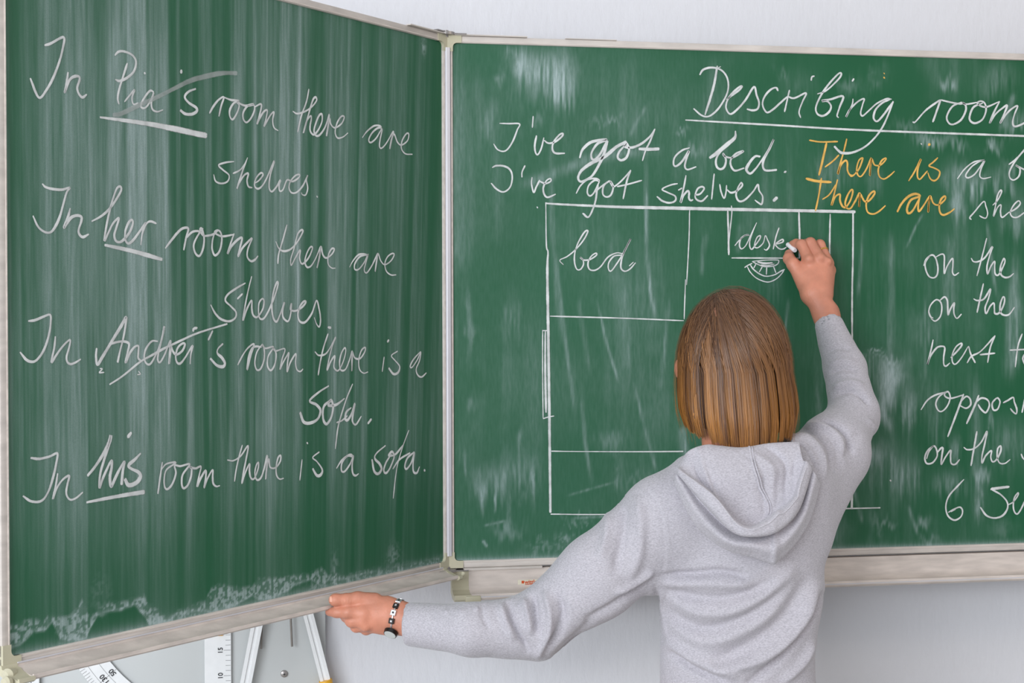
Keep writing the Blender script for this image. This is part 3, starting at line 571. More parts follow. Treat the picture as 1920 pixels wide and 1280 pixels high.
exec_words_wing = [
('white chalk word In, first line', 'A4.6 400,180 450,165 560,112 555,200 520,330 460,480 400,580 365,625 340,622 310,560 275,465; A4.8 597,415 585,500 568,580 575,565 610,480 650,450 690,450 695,480 675,545 690,600 720,628 755,605'),
("white chalk word Pia's, struck out and underlined", "A4.4 1000,270 1030,240 1080,238 1150,270 1180,330 1160,410 1100,465 1040,490 1003,478; A4.6 1105,340 1070,450 1035,560 1022,640 1032,688; A3.6 1080,668 1120,620 1165,568 1145,630 1150,680 1170,692 1195,680; A3.5 1255,425; A3.6 1330,585 1300,575 1260,620 1222,690 1230,722 1265,715 1310,650 1330,590 1310,680 1320,735 1360,755 1408,740; A5 1570,400 1565,425; A4-4-6-5 1690,562 1630,585 1597,630 1630,680 1690,720 1700,750 1660,778 1600,775 1560,745; A4-7-8-10-11 870,800 1300,862 1775,962; Af7-9-8-9-8 985,780 1050,770 1200,700 1350,635 1500,560 1650,490 1800,450 1920,428 2040,430"),
('white chalk word room, first line', 'B4 62,355 90,305 130,255 170,235 150,300 132,378; B4 170,235 220,255 285,265 245,280 215,330 215,380 235,402 265,360 285,300 270,275 330,300 395,290 350,300 315,350 315,400 340,425 375,390 400,330 395,290; B4 400,310 450,290 440,360 418,435 430,410 465,350 495,335 485,400 470,455 490,420 520,370 545,350 535,410 545,465 575,488'),
('white chalk word there, first line', 'B4 808,180 790,270 750,380 722,500; B4 688,345 720,362 780,345 830,310 865,265 860,240 840,255 815,330 790,420 765,508 790,420 820,380 825,400 815,460 820,500 845,520 880,480 905,420 905,370 885,375 860,430 845,490 860,528 890,520 930,460 960,370 950,450 938,532 950,470 962,400 970,440 1000,470 1050,440 1072,390 1050,385 1020,430 1003,500 1020,545 1060,540 1098,510'),
('white chalk word are, first line', 'B3.8 1207,545 1240,500 1290,460 1330,455 1350,470 1320,475 1280,510 1255,560 1270,582 1310,550 1355,480 1340,560 1335,610 1350,625 1385,590 1440,500 1425,570 1412,632 1425,560 1445,520 1470,580 1500,602 1545,570 1555,520 1535,520 1505,570 1500,630 1530,668 1580,672'),
('white chalk word shelves, under first line', 'B3.6 242,718 180,725 128,745 160,780 205,820 195,865 150,882 105,865 90,815; B3.8 345,690 310,780 265,920 280,880 320,820 350,810 340,860 350,905 378,915; B3 235,808 290,780 330,730; B3.8 400,880 430,860 460,820 445,805 410,840 395,890 410,920 440,915 480,860 545,715 515,820 505,910 525,945 560,910 590,860 580,900 585,940 610,930 640,860 680,870 725,845 735,820 705,825 665,870 655,920 675,955 715,950 760,900 795,825 785,860 795,920 780,970 755,970 748,955; B3.6 865,985'),
('white chalk word In, second line', 'C4.6 372,88 400,115 460,132 540,138 605,122 580,160 550,260 515,380 470,470 430,505 380,495 330,450 290,362; C4.8 608,300 590,370 555,462 575,430 620,375 670,360 705,375 700,420 680,480 685,520 715,545 765,522'),
('underlined white chalk word her', 'C4.6 793,410 870,370 940,310 1000,230 1045,150 1040,115 1010,130 975,220 940,350 915,470 900,575 930,520 975,430 1025,385 1005,460 985,530 1000,580 1035,590 1075,560 1120,500 1145,430 1135,400 1105,430 1080,500 1080,570 1105,602 1150,570 1210,490 1255,430 1225,520 1212,615; C4.2 1225,500 1265,430 1300,415 1345,432; C4-7-8-9-6 905,615 1130,665 1390,740'),
('white chalk word room, second line', 'C4.8 1422,645 1480,570 1550,490 1600,470 1620,485 1600,560 1580,660; C4.2 1600,560 1650,510 1700,500 1740,520; C4.2 1745,480 1700,540 1665,620 1680,690 1715,712 1745,650 1755,560 1735,480 1720,490 1750,540 1830,530 1870,500; D4 100,115 80,180 75,250 95,300 130,270 148,190 140,130 115,112 95,130 150,158 240,145; D4.4 240,140 215,210 190,288 215,240 260,190 300,170 285,240 270,308 300,250 340,205 375,175 345,250 338,310 365,345 395,335 418,308'),
('white chalk word there, second line', 'D3.8 637,75 605,190 575,290 567,365; D3.8 553,200 575,250 610,272 660,260 710,210 755,130 745,115 715,150 690,250 665,330 668,378 700,320 735,265 730,320 740,360 760,365 800,320 828,250 810,245 785,290 770,350 785,392 815,385 850,330 890,240 875,330 860,400 880,320 892,240 905,300 930,325 970,300 992,260 970,258 945,310 945,370 970,400 998,402'),
('white chalk word are, second line', 'D3.6 1105,395 1130,350 1170,305 1215,298 1245,310 1225,305 1180,320 1145,370 1145,412 1175,410 1215,360 1245,300 1225,370 1215,420 1235,437 1275,380 1318,293 1305,360 1297,430 1310,350 1320,295 1340,350 1370,378 1415,350 1440,305 1425,295 1390,320 1370,370 1380,425 1415,455 1453,455'),
('white chalk word shelves, under second line', 'D4 322,510 260,545 190,595 172,640 210,680 250,725 245,770 200,795 140,780 95,735 62,672; D3.4 262,628 300,590; D4.2 370,462 345,560 320,680 303,788 330,710 368,640 370,700 380,750 410,765 450,710 462,650 450,628 425,660 420,730 430,775 460,775 500,710 545,600 568,520 560,505 535,570 520,680 530,770 555,800 580,750 615,655 600,720 605,770 640,798 660,750 668,665 660,710 700,720 750,690 775,655 760,650 730,690 715,750 730,800 770,805 820,740 855,645 875,710 885,790 875,840 855,820 838,772; D5 940,845 962,849'),
('white chalk word In, third line', 'E4.4 245,165 300,158 370,130 430,112 435,180 420,280 385,390 340,470 290,512 230,500 172,432; E4 475,300 465,390 440,518 480,460 540,380 600,328 590,400 570,470 575,515 600,535 640,525 690,495'),
("white chalk word Andrei's, struck out", "E4-7-5-4 828,405 822,470 835,540 880,470 960,340 1040,210 1078,140 1080,180 1060,300 1030,420 1008,520; E4.2 935,370 1000,350 1060,345 1105,365 1095,430 1075,525 1110,450 1150,395 1185,385 1185,440 1185,490 1215,515; E4.2 1350,345 1300,345 1250,410 1235,480 1250,530 1285,540 1330,470 1380,350 1410,215 1390,310 1360,430 1350,500 1370,525 1410,460 1460,340 1455,420 1448,540 1460,440 1465,390 1480,430 1510,460 1560,430 1585,375 1565,365 1525,400 1505,470 1515,525 1545,535 1590,480 1650,385 1635,460 1628,540; E5 1655,262 1662,240 1690,232; E3-5-4 938,712 1050,640 1200,520 1300,465 1400,410 1550,340 1700,275 1947,200; D4.6 75,865 42,935; D4-4-6-6-4 150,965 115,1000 110,1035 145,1070 165,1110 150,1135 105,1125 58,1075; E2.4 855,575 875,580 850,610 890,608; E2.4 1185,600 1200,625 1175,630"),
('white chalk word room, third line', 'D3.8 262,1122 300,1050 340,995 385,968 360,1050 332,1158 345,1060 370,1000 400,985 440,990; D3.8 445,970 405,1030 390,1110 405,1160 435,1150 460,1080 460,1000 445,970 470,1000 530,990 490,1060 485,1130 510,1165 540,1120 550,1040 525,990 545,1020 615,1005 595,1080 578,1158 600,1110 635,1050 645,1040 635,1110 632,1175 655,1110 690,1050 700,1050 695,1110 705,1160 730,1175 750,1158'),
('white chalk word there, third line', 'D3.8 940,895 905,1000 880,1110 865,1202; D3.8 842,1028 870,1055 920,1045 960,990 997,920 970,990 945,1090 932,1165 960,1100 990,1060 985,1110 985,1150 1015,1170 1050,1110 1072,1030 1065,1000 1040,1040 1025,1110 1035,1165 1070,1160 1100,1090 1120,1025 1120,1100 1117,1175 1118,1080 1122,1030 1140,1075 1180,1080 1215,1030 1218,998 1190,1020 1170,1090 1175,1160 1205,1190 1237,1182'),
('white chalk word is, third line', 'D3.2 1360,1070 1345,1180; D4.5 1385,958 1396,943; D3-3-6-5 1460,1028 1415,1060 1440,1095 1475,1140 1465,1185 1430,1198 1395,1155'),
('white chalk letter a, third line', 'D3.8 1632,1032 1580,1090 1555,1140 1570,1148 1610,1090 1635,1035 1625,1100 1600,1160 1610,1205 1640,1222 1675,1192'),
('white chalk word sofa, under third line', 'F3-5-7-7-6 942,245 870,290 800,355 850,385 880,430 860,490 810,520 755,515 728,445; F5.4 960,350 905,400 900,490 925,530 960,480 975,400 960,352 940,390 1000,385 1060,340; F3.8 1122,232 1080,330 1040,450 1010,560 990,715; F4 1000,520 1040,505 1080,470; F5 1110,410 1075,440 1065,490 1085,500 1115,450 1138,380 1125,450 1120,510 1145,535 1185,475; F6 1262,495 1235,528'),
('white chalk word In, fourth line', 'G4.4 258,332 330,340 420,320 485,295 475,380 450,490 415,600 370,680 320,708 250,700 190,658; G4 487,468 470,570 445,685 475,600 530,520 585,488 570,560 560,640 590,690 640,680 700,630'),
('thick underlined white chalk word his', 'G5-7-5-5-6-5-6 745,485 800,420 880,300 930,200 945,140 925,230 880,370 850,480 845,590 870,520 915,420 950,360 950,420 935,500 945,580 980,510 1020,430 1060,370 1045,450 1035,560; G4-7-5-8-9-7 1198,300 1150,350 1095,400 1120,430 1180,460 1195,500 1160,550 1095,570 1065,520; G6 1120,120 1090,160; G3-6-8-9 735,715 1000,665 1225,630'),
('white chalk word room, fourth line', 'G4 1345,645 1360,540 1375,440 1385,375; G4.2 1375,440 1420,390 1500,380 1420,440 1400,520 1405,590 1430,605 1470,560 1500,470 1490,405 1540,410 1620,395 1560,480 1550,560 1565,600 1600,575 1630,500 1635,430 1620,420 1670,430 1715,415 1700,490 1682,585 1710,520 1755,450 1755,520 1742,595 1770,520 1815,445 1815,510 1820,560 1845,585 1875,580'),
('white chalk word there, fourth line', 'F3.8 292,685 265,780 245,870 232,955; F4 180,795 225,800 280,765 335,690 320,790 300,890 288,970 310,900 345,825 345,880 355,930 380,935 410,860 412,815 395,840 385,900 400,945 430,930 455,860 478,765 475,850 467,940 475,850 490,790 500,850 540,855 575,810 580,765 560,780 545,850 548,910 570,940 600,935'),
('white chalk word is, fourth line', 'F3.2 740,795 722,950; F3.4 780,672; F3-3-6-5 868,740 820,780 850,810 890,870 880,910 850,915 820,865'),
('white chalk letter a, fourth line', 'F4.4 998,862 1040,800 1100,760 1120,775 1080,770 1040,820 1035,880 1060,885 1100,830 1125,770 1115,840 1120,900 1140,918 1162,905'),
('white chalk word sofa, fourth line', 'F3-5-7-5 1365,695 1300,750 1285,790 1320,830 1335,870 1310,905 1280,885 1265,800; F5 1410,760 1370,820 1352,880 1370,900 1400,860 1430,780 1415,740 1390,770 1440,760 1500,690; F3.6 1542,580 1500,690 1460,820 1440,930 1422,1090; F3.6 1420,870 1470,800 1550,750; F5 1580,745 1530,790 1510,850 1525,870 1560,820 1582,750 1572,830 1575,890 1600,900 1620,855; F4.6 1658,882')]
chalk(wing, 'w', exec_words_wing)
exec_words_main = [
("white chalk words I've, upper line", "H3.4 180,142 260,145 350,148 330,200 295,290 250,360 210,382 160,365 128,318; H3.2 468,82 460,180; H3.8 495,250 480,330 485,390 505,412 535,360 558,268; H4.2 560,290 600,315 660,300 715,255 720,232 690,245 645,300 630,360 655,400 735,402"),
('thick white chalk word got, upper line', 'H4-7-7-5-5-5 865,440 890,370 960,310 1050,290 1095,290 1020,320 970,390 965,440 990,458 1040,410 1100,300; H6-7-5-6-5-7-8-7 1100,300 1075,400 1030,500 975,590 920,630 870,645 850,610 880,550 960,490 1080,430 1180,350 1260,310; H5 1265,325 1205,390 1190,440 1220,465 1265,440 1288,370 1265,320 1255,350 1320,355 1400,320 1470,260 1510,200; H3.8 1510,200 1470,300 1430,380 1402,470; H5-7-6 1375,368 1450,372 1540,370'),
('white chalk letter a before bed', 'H4.6 1805,362 1740,385 1680,440 1668,500 1690,518 1740,480 1800,390 1780,450 1765,520 1790,548 1860,525'),
("white chalk words I've, lower line", "H4 115,520 150,505 220,510 270,545 285,610 265,690 210,730 150,705 105,655; H3.6 395,505 370,560 368,605; H3.6 455,605 450,660 468,735 490,690 520,630; H3.8 520,640 570,660 615,640 610,618 575,640 550,700 560,755 590,778 655,752"),
('white chalk word got, lower line', 'H3.8 833,745 870,680 930,630 1000,620 1030,640 990,635 940,680 928,740 950,768 985,740 1030,650; H4.6 1020,670 1010,720 1000,800 975,880 935,950 888,918; H4 985,740 1060,680 1120,640; H4 1120,640 1070,680 1060,750 1090,778 1130,760 1150,690 1125,645 1150,690 1200,660 1260,600 1300,550; H4 1300,550 1265,650 1235,795; H3.6 1185,690 1280,670 1395,638'),
('white chalk word shelves on the main board', 'H4 1700,668 1640,680 1570,715 1620,745 1680,775 1680,815 1630,832 1570,815 1525,778; I4.4 150,485 130,590 95,750 120,690 165,640 180,660 178,710 195,735 218,728; I3.4 72,632 110,610; I4.2 240,680 290,670 330,620 310,598 265,620 240,690 260,730 310,740 365,688; I3.4 432,470 418,600 405,725; I3.6 487,575 500,650 530,715 550,650 555,585; I4.2 560,630 600,660 660,640 712,590 700,562 665,620 650,690 680,745 740,730 820,650 868,580 880,640 915,700 905,775 870,760 838,735; I8 1060,710 1022,745'),
('thick white chalk word bed with full stop', 'I6-8-8-7-3 390,310 450,270 560,180 640,110 648,45; I4.6 560,180 480,270 450,340 460,400 495,425 535,400 550,330 525,270 530,290 590,310 650,295 725,245 650,270 600,330 600,390 640,440 730,415; I5-7-4-4-5-5 890,300 840,300 780,370 755,430 790,470 840,430 900,350 970,240 1028,130 990,220 930,330 920,400 950,440 1055,435; I6.5 1140,450 1145,460'),
('orange chalk word There, upper line', 'Iy4 1385,140 1500,158 1668,155; Iy5 1558,165 1520,330 1480,490; Iy3.6 1540,410 1620,350 1680,290; Iy4.2 1760,130 1730,250 1690,390 1668,478 1700,390 1745,345 1765,370 1765,440 1790,490 1830,495; Jy3.8 440,385 460,383 510,330 540,260 545,230 515,250 495,320 505,375 535,385 580,320 620,230 612,300 608,380 615,300 625,240 650,290 700,290 745,245 740,232 705,260 680,330 690,390 730,410 780,380 818,345'),
('orange chalk word is', 'Jy4 940,428 990,350 1045,242 1020,320 1015,390 1035,415 1070,380 1100,345; Jy4 1190,232 1150,270 1115,300 1160,320 1205,350 1195,400 1160,428 1125,410 1105,360; Jy6 1118,118; J2.6 1050,112'),
('orange chalk word There, lower line', 'Jy6 60,402 150,425 275,435; Jy4.4 192,400 170,540 140,680; Jy3.6 200,582 260,540 320,450; Jy4.4 330,415 305,520 278,632 310,560 350,540 350,590 370,640 400,650 440,590 460,520 450,500 420,540 395,610 405,655 440,660 480,600 520,530 512,650 518,580 525,540 560,600 600,595 645,540 640,515 600,550 575,620 585,690 630,710 680,690 738,640'),
('orange chalk word are', 'Jy4-6-5-5-5-4 842,690 880,620 940,560 1000,540 1035,560 960,590 925,660 935,705 975,680 1035,570; Jy4.4 1035,570 1020,640 1025,690 1060,650 1120,560 1110,620 1105,695 1112,620 1125,560 1150,620 1195,635 1250,590 1250,560 1215,590 1200,650 1210,705 1240,722 1290,700 1330,670'),
('white chalk letter a at the right, before a cut-off b', 'J3.6 1358,412 1420,330 1500,270 1590,255 1550,265 1480,310 1430,380 1450,405 1510,370 1590,260 1560,330 1550,390 1580,412 1645,400'),
('white chalk letters be cut off at the right', 'K3.8 1780,1035 1840,990 1920,910 1960,860; K4 1960,860 1900,930 1830,1020 1785,1110 1790,1170 1830,1190 1880,1150 1890,1080 1850,1045 1880,1060 1950,1090 2000,1060'),
('white chalk word she at the right', 'J3.6 1475,762 1462,745 1500,700 1580,610 1600,650 1615,710 1600,750 1570,745 1545,730; J3.6 1660,640 1700,600 1735,530 1725,515 1700,560 1680,660 1665,735 1700,660 1730,640 1725,700 1740,745 1800,700; J3.6 1800,705 1860,670 1895,630 1880,605 1840,640 1810,700 1825,740 1870,745 1930,705'),
('white chalk heading word Describing', 'L4.6 295,225 330,175 410,155 500,175 560,240 580,330 560,430 490,550 420,620 360,645 300,625 232,565; L5.4 470,140 430,350 345,625; L2.4 478,158 505,145; L4.4 560,475 620,430 690,380 715,345 690,350 620,410 570,480 555,560 595,620 660,580 750,480 835,350 860,430 885,510 870,570 820,585 765,572; L4.6 1075,390 1055,360 1000,380 940,450 920,530 960,605 1020,580 1100,510 1180,440; L4.2 1190,385 1170,470 1140,600; L4 1175,450 1240,465 1355,415 1320,500 1285,600 1300,660; L3.6 1408,290 1415,255 1440,245; L4.4 1470,425 1560,390 1680,280 1710,225 1680,225 1590,320 1510,430 1455,550 1465,620 1520,645 1580,610 1605,550 1570,500 1515,495 1600,480 1725,450 1690,560 1665,640 1678,662; L4 1835,275 1818,300; K3.8 225,370 215,430 155,550 190,480 270,400 335,370 320,430 300,510 320,540 370,500 460,420 560,370 610,375; K4.6 600,375 520,410 450,480 430,560 465,595 530,530 625,400; K4.4-5-4-5-6-5 625,400 580,520 520,650 440,760 340,850 220,905 120,910 80,890 38,845'),
('white chalk heading word room cut off at the right', 'K4 820,605 850,600 950,490 1060,410 1100,385; K5 1100,385 1060,500 1022,605; K4.2 1100,385 1180,405 1280,425 1330,420; K4.4 1310,410 1220,450 1165,540 1170,600 1215,632 1300,590 1350,500 1350,440 1320,415 1360,430 1480,410; K4.4 1520,420 1430,460 1390,550 1400,600 1450,620 1520,580 1555,490 1540,420 1500,400 1470,425 1550,460 1690,405; K4.4 1690,405 1640,500 1590,620 1650,530 1720,470 1765,445 1740,520 1695,620 1750,540 1810,480 1870,450 1840,530 1820,610 1840,655 1920,630 1990,580'),
('white chalk word on, upper', 'M3.8 555,210 580,150 630,112 665,140 685,220 680,290 650,322 605,310 575,250 570,180 612,122; M3.8 670,130 720,105 745,120 745,200 745,285 770,220 820,145 825,200 820,270 840,300 878,278'),
('white chalk word the, upper', 'J4 1605,925 1565,1080 1520,1245; M4 995,145 1015,175 1060,175 1120,140 1190,40 1165,120 1140,220 1145,290 1175,220 1210,175 1210,230 1215,290 1245,300 1280,240 1305,180 1295,150 1265,220 1265,290 1300,322 1345,318 1385,288'),
('white chalk word on, middle', 'M3.8 640,695 615,680 600,630 620,570 670,525 710,550 720,610 705,680 660,722 620,700; M4 705,530 745,500 770,530 775,600 778,665 800,610 835,555 830,610 835,665 860,698 900,660'),
('white chalk word the, middle', 'M3.8 1105,380 1080,490 1045,645; M4.2 1015,520 1050,535 1110,520 1170,430 1150,520 1120,600 1130,655 1165,590 1200,560 1205,610 1210,655 1250,650 1290,580 1300,520 1285,505 1260,570 1260,640 1290,670 1340,665 1390,600'),
('white chalk words next to, cut off', 'M4 638,895 620,980 585,1120 610,1050 670,970 725,955 745,975 735,1050 735,1120 755,1138 790,1110; M4 800,1060 860,1000 900,950 895,930 850,960 815,1030 815,1100 845,1120 900,1060 960,960; M4 965,955 985,1030 1025,1108; M3.8 950,1110 990,1050 1060,1015 1120,960 1210,860; M4 1210,860 1165,970 1140,1108; M3.6 1070,1035 1208,1022; M4 1460,845 1420,960 1395,1150; M3.6 1345,995 1500,988; M4 1500,1010 1465,1070 1490,1140'),
('white chalk word opposite, cut off', 'N3.8 485,240 540,160 610,115 690,95 720,90 735,140 710,210 665,255 630,245 612,190 640,130 700,90; N3.6 690,95 690,125 740,145 850,115; N5 850,110 810,220 760,350 713,472; N4 820,180 870,130 905,150 910,200 870,230 815,205; N5 980,120 940,220 875,362; N4.4 945,190 1000,145 1055,160 1070,210 1040,268 1000,240 975,200; N4 1130,145 1095,190 1105,245 1140,240 1162,180 1145,145 1130,150; N4 1190,185 1230,165 1275,140 1285,180 1305,240 1300,280 1275,265 1250,235; N4 1375,150 1350,270'),
('white chalk word on, lower', 'N4 590,550 540,590 515,650 530,700 580,695 620,640 615,580 590,552 550,600 530,660; N4 620,610 655,570 670,575 660,640 655,710 690,650 735,590 735,640 740,700 775,710 812,670'),
('white chalk word the, lower', 'N4.2 962,430 935,580 910,722; N4 850,565 880,585 940,575 1000,520 1048,430 1030,530 1005,640 1005,700 1035,640 1085,595 1080,650 1095,690 1130,670 1165,600 1165,555 1140,580 1135,650 1155,700 1200,705 1245,672; N4 1340,625 1360,665 1400,690'),
('white chalk figure 6 and cut-off word', 'N3.8 848,840 800,890 720,980 692,1070 710,1150 765,1188 820,1160 835,1110 815,1078 770,1090 715,1120; N3 735,1115 775,1095; N7 1235,905 1150,915 1080,925; N4.6 1090,930 1160,970 1215,1030 1220,1090 1180,1150 1110,1172 1040,1150 988,1080; N3.8 1225,1060 1270,1035 1310,980 1310,958 1280,1000 1270,1070 1280,1120 1305,1138 1340,1090 1390,980'),
('white chalk word bed inside the plan', 'O3.2 292,648 260,605 330,570 410,505 490,410 530,330 500,335 440,430 405,530 400,620 420,690 455,695 485,650 480,600 455,580 490,605 550,600 610,560 605,540 560,570 530,630 540,690 590,705 650,670 720,580 800,540 860,545; O3.6 850,560 780,570 730,630 725,690 750,712 800,650 870,540 940,405 890,500 855,590 845,680 880,715 930,695 985,635; O2.4 925,665 965,628'),
('white chalk word desk inside the plan', 'P2.9 250,530 300,470 370,410 420,405 370,410 320,450 305,530 330,570 380,530 430,430 512,258; P3.1 512,258 470,350 430,470 430,550 455,575 500,520 550,450 555,415 520,430 490,500 490,550 530,555 590,500 615,415 640,460 665,530 630,585 600,575; P3.1 780,320 740,440 710,575; P2.9 715,530 780,480 825,460 825,490 770,510 735,520 780,570 830,575 868,552')]
chalk(main, 'm', exec_words_main)
chalk(main, 'm', [
('underline of the heading', 'X3-5-5-5-5 1288,227 1447,237 1620,248 1925,261'),
('upper wall line of the drawn room', 'X2-4-6.5-7-6 1026,380 1031,382 1098,386 1176,389.5 1340,394 1604,401'),
('left wall line of the drawn room', 'X2.5-3-3.5-6-6-6-6 1025,380 1025.5,458 1028.5,473.5 1027,507 1028,620 1029,755 1030,960'),
('drawn window on the left wall', 'X2.6 1017.5,619 1017,700 1017.5,785; X4.6 1022.5,620 1022,700 1023,773; X2.4 1017,620 1027,620; X2.6 1017.5,785 1027,782 1038,780'),
('line right of the drawn bed', 'X2.8 1294.5,396 1293,450 1288,536; X2.8 1286,526 1283,600'),
('line below the drawn bed', 'X3 1032,593 1164,597.5 1282,603'),
('lower inner line of the plan', 'X2.4-2-2.6-3 1033,846 1090,847 1200,848 1279,848'),
('bottom wall line of the drawn room', 'X2.6-2.6-3 1031,964 1145,965 1400,960 1648,956'),
('left side of the drawn desk', 'X4.6 1366,397 1367,440 1367.5,480; X2.8 1373,388 1373.5,403 1370,435 1366,471'),
('right side of the drawn desk', 'X4.6 1499.5,400 1500.5,452 1500,487'),
('vertical line of drawn shelves', 'X3.6 1558,405 1556.5,488 1556,700 1556,967'),
('right wall line of the drawn room', 'X3.6-4.4-5 1601,402 1600,490 1598,580 1597,870 1595,955'),
('front line of the drawn desk', 'X3 1373,486 1474,487 1500,487')], 'chalk_line')
chalk(main, 'm', [('small chalk drawing of a chair below the desk', 'P2.6 455,722 600,708 740,705 775,715 760,755 700,780 600,785 520,755 455,722; P4 520,728 600,745 700,740; P2.8 560,765 640,772 720,755; P2.8 435,765 470,815 540,870 620,900 720,885 800,840 845,820; P2.8 395,780 440,860 520,930 640,970 740,935 810,870 840,820; P2.6 365,795 400,770 455,745; P2.6 500,755 475,800; P2.6 575,790 540,850; P2.6 630,795 625,880; P2.6 710,780 740,860')], 'chalk_drawing')

chalk(main, 'm', [('tiny orange chalk speck above the heading', 'Xy3.4 1661,150'), ('tiny orange chalk speck, upper', 'Xy2 1661,142'), ('tiny white chalk speck right of the sleeve', 'X3.4 1668,905'), ('tiny white chalk speck by the plan corner', 'X2.6 1009,389')], 'chalk_speck')
# ------------------------------------------------------------------ the teacher
m_skin = mat('skin', (216, 144, 118), 0.5, noise=0.10, nscale=26, bump=0.25, bscale=260)
m_skin.node_tree.nodes['Principled BSDF'].inputs['Subsurface Weight'].default_value = 0.12
m_skin.node_tree.nodes['Principled BSDF'].inputs['Subsurface Radius'].default_value = (0.012, 0.004, 0.002)
def cloth_mat(name, hi, lo, mid):
    m = bpy.data.materials.new(name); m.use_nodes = True; nt = m.node_tree; p = nt.nodes['Principled BSDF']
    p.inputs['Roughness'].default_value = 0.95; p.inputs['Specular IOR Level'].default_value = 0.1
    p.inputs['Sheen Weight'].default_value = 0.25
    tc = nt.nodes.new('ShaderNodeTexCoord'); mp = nt.nodes.new('ShaderNodeMapping'); mp.inputs['Scale'].default_value = (1, 1, 2.6)
    n = nt.nodes.new('ShaderNodeTexNoise'); n.inputs['Scale'].default_value = 300; n.inputs['Detail'].default_value = 4
    r = nt.nodes.new('ShaderNodeValToRGB'); r.color_ramp.elements[0].position = 0.33; r.color_ramp.elements[1].position = 0.66
    r.color_ramp.elements[0].color = lin(lo); r.color_ramp.elements[1].color = lin(hi); e = r.color_ramp.elements.new(0.5); e.color = lin(mid)
    nt.links.new(tc.outputs['Object'], mp.inputs[0]); nt.links.new(mp.outputs[0], n.inputs['Vector']); nt.links.new(n.outputs[0], r.inputs[0]); nt.links.new(r.outputs[0], p.inputs['Base Color'])
    b = nt.nodes.new('ShaderNodeBump'); b.inputs['Strength'].default_value = 0.25; b.inputs['Distance'].default_value = 0.001
    nt.links.new(n.outputs[0], b.inputs['Height']); nt.links.new(b.outputs[0], p.inputs['Normal']); return m
m_hoodie = cloth_mat('grey_melange_jersey', (199, 195, 202), (170, 166, 173), (186, 182, 189))
m_jeans = cloth_mat('dark_denim', (58, 66, 92), (40, 46, 66), (48, 55, 78))
m_shoe = mat('black_leather', (40, 38, 38), 0.4, noise=0.1)
m_gold = mat('gold', (226, 188, 92), 0.25, 0.9, noise=0.03)
m_silver = mat('silver', (225, 225, 228), 0.25, 0.7, noise=0.03)
m_black = mat('black_enamel', (28, 24, 24), 0.3, noise=0.1)
m_dial = mat('watch_dial', (205, 208, 206), 0.3, noise=0.03)
m_chalkstick = mat('chalk_stick', (246, 242, 246), 0.9, noise=0.03)
m_eye = mat('eye_white', (235, 232, 228), 0.2, noise=0.02)

per = thing('person', 'person with brown bobbed hair and grey hooded sweatshirt, seen from behind, writing with chalk', 'person', (0.42, -0.38, 0))
HC = at(1376, 690, -0.36); PXM = np.linalg.norm(HC-CAM)/F_PX*1.0    # metres per pixel at the head
vd = (HC-CAM)[:2]; vd = vd/np.linalg.norm(vd); HX = np.array([vd[1], -vd[0], 0]); HB = np.array([-vd[0], -vd[1], 0])   # head frame: right, back

# ---- skin: hands first (fine), then head, neck and limbs (coarse), all in one mesh
def chain(P, joints, k=0.004):
    d = None
    for (a, ra), (b_, rb) in zip(joints[:-1], joints[1:]):
        e = sd_cap(P, a, b_, ra, rb); d = e if d is None else smin(d, e, k)
    return d
zr = lambda x, y, Y: at(1420+x/5.818, 420+y/5.818, Y)     # right hand, at the board
zl = lambda x, y, Y: at(580+x/6.4, 1080+y/6.4, Y)         # left hand, at the wing
WR = at(1549, 592, -.098); WR2 = at(1563, 640, -.125)
def right_hand(P):
    palm = sd_cap(P, zr(640, 800, -.090), WR, .0225, .0235, .82)
    palm = smin(palm, sd_cap(P, WR, WR2, .0235, .027, .9), .012)
    for a, b_, r1, r2 in ((zr(580, 440, -.064), zr(600, 760, -.084), .0125, .018), (zr(690, 425, -.064), zr(660, 760, -.086), .0125, .018), (zr(765, 470, -.060), zr(700, 760, -.084), .012, .018), (zr(790, 540, -.052), zr(730, 780, -.080), .0115, .017)):
        palm = smin(palm, sd_cap(P, a, b_, r1, r2), .011)
    palm = smin(palm, sd_cap(P, zr(500, 600, -.062), zr(580, 790, -.078), .013, .016), .016)     # thumb ball
    thumb = chain(P, [(zr(520, 660, -.066), .0150), (zr(395, 455, -.052), .0120), (zr(352, 395, -.036), .0108), (zr(352, 345, -.020), .0092)], .006)
    d = smin(palm, thumb, .010)
    fing = [[(zr(568, 420, -.068), .0112), (zr(490, 245, -.048), .0098), (zr(432, 232, -.026), .0086), (zr(392, 236, -.013), .0074)],
            [(zr(690, 400, -.068), .0114), (zr(585, 225, -.046), .0102), (zr(540, 235, -.022), .0088), (zr(520, 262, -.010), .0076)],
            [(zr(775, 440, -.062), .0108), (zr(688, 245, -.040), .0096), (zr(640, 260, -.018), .0084), (zr(612, 300, -.010), .0072)],
            [(zr(800, 520, -.050), .0096), (zr(745, 380, -.030), .0084), (zr(700, 380, -.014), .0072), (zr(670, 410, -.009), .0064)]]
    ff = None
    for j in fing: e = chain(P, j, .005); ff = e if ff is None else smin(ff, e, .0015)
    d = smin(d, ff, .007)
    for q in ((568, 400), (690, 385), (778, 430)): d = smin(d, np.linalg.norm(P-zr(q[0], q[1], -.076), axis=1)-.0065, .008)     # knuckles
    return d
def zw(x, y, off): return atwing(580+x/6.4, 1080+y/6.4, off)      # measured from the wing's face
TY = float(zw(300, 268, .052)[1])                                   # depth of the thumb in front of the tray lip
WL = zl(1010, 480, TY-.004); WL2 = zl(1260, 540, TY-.020)
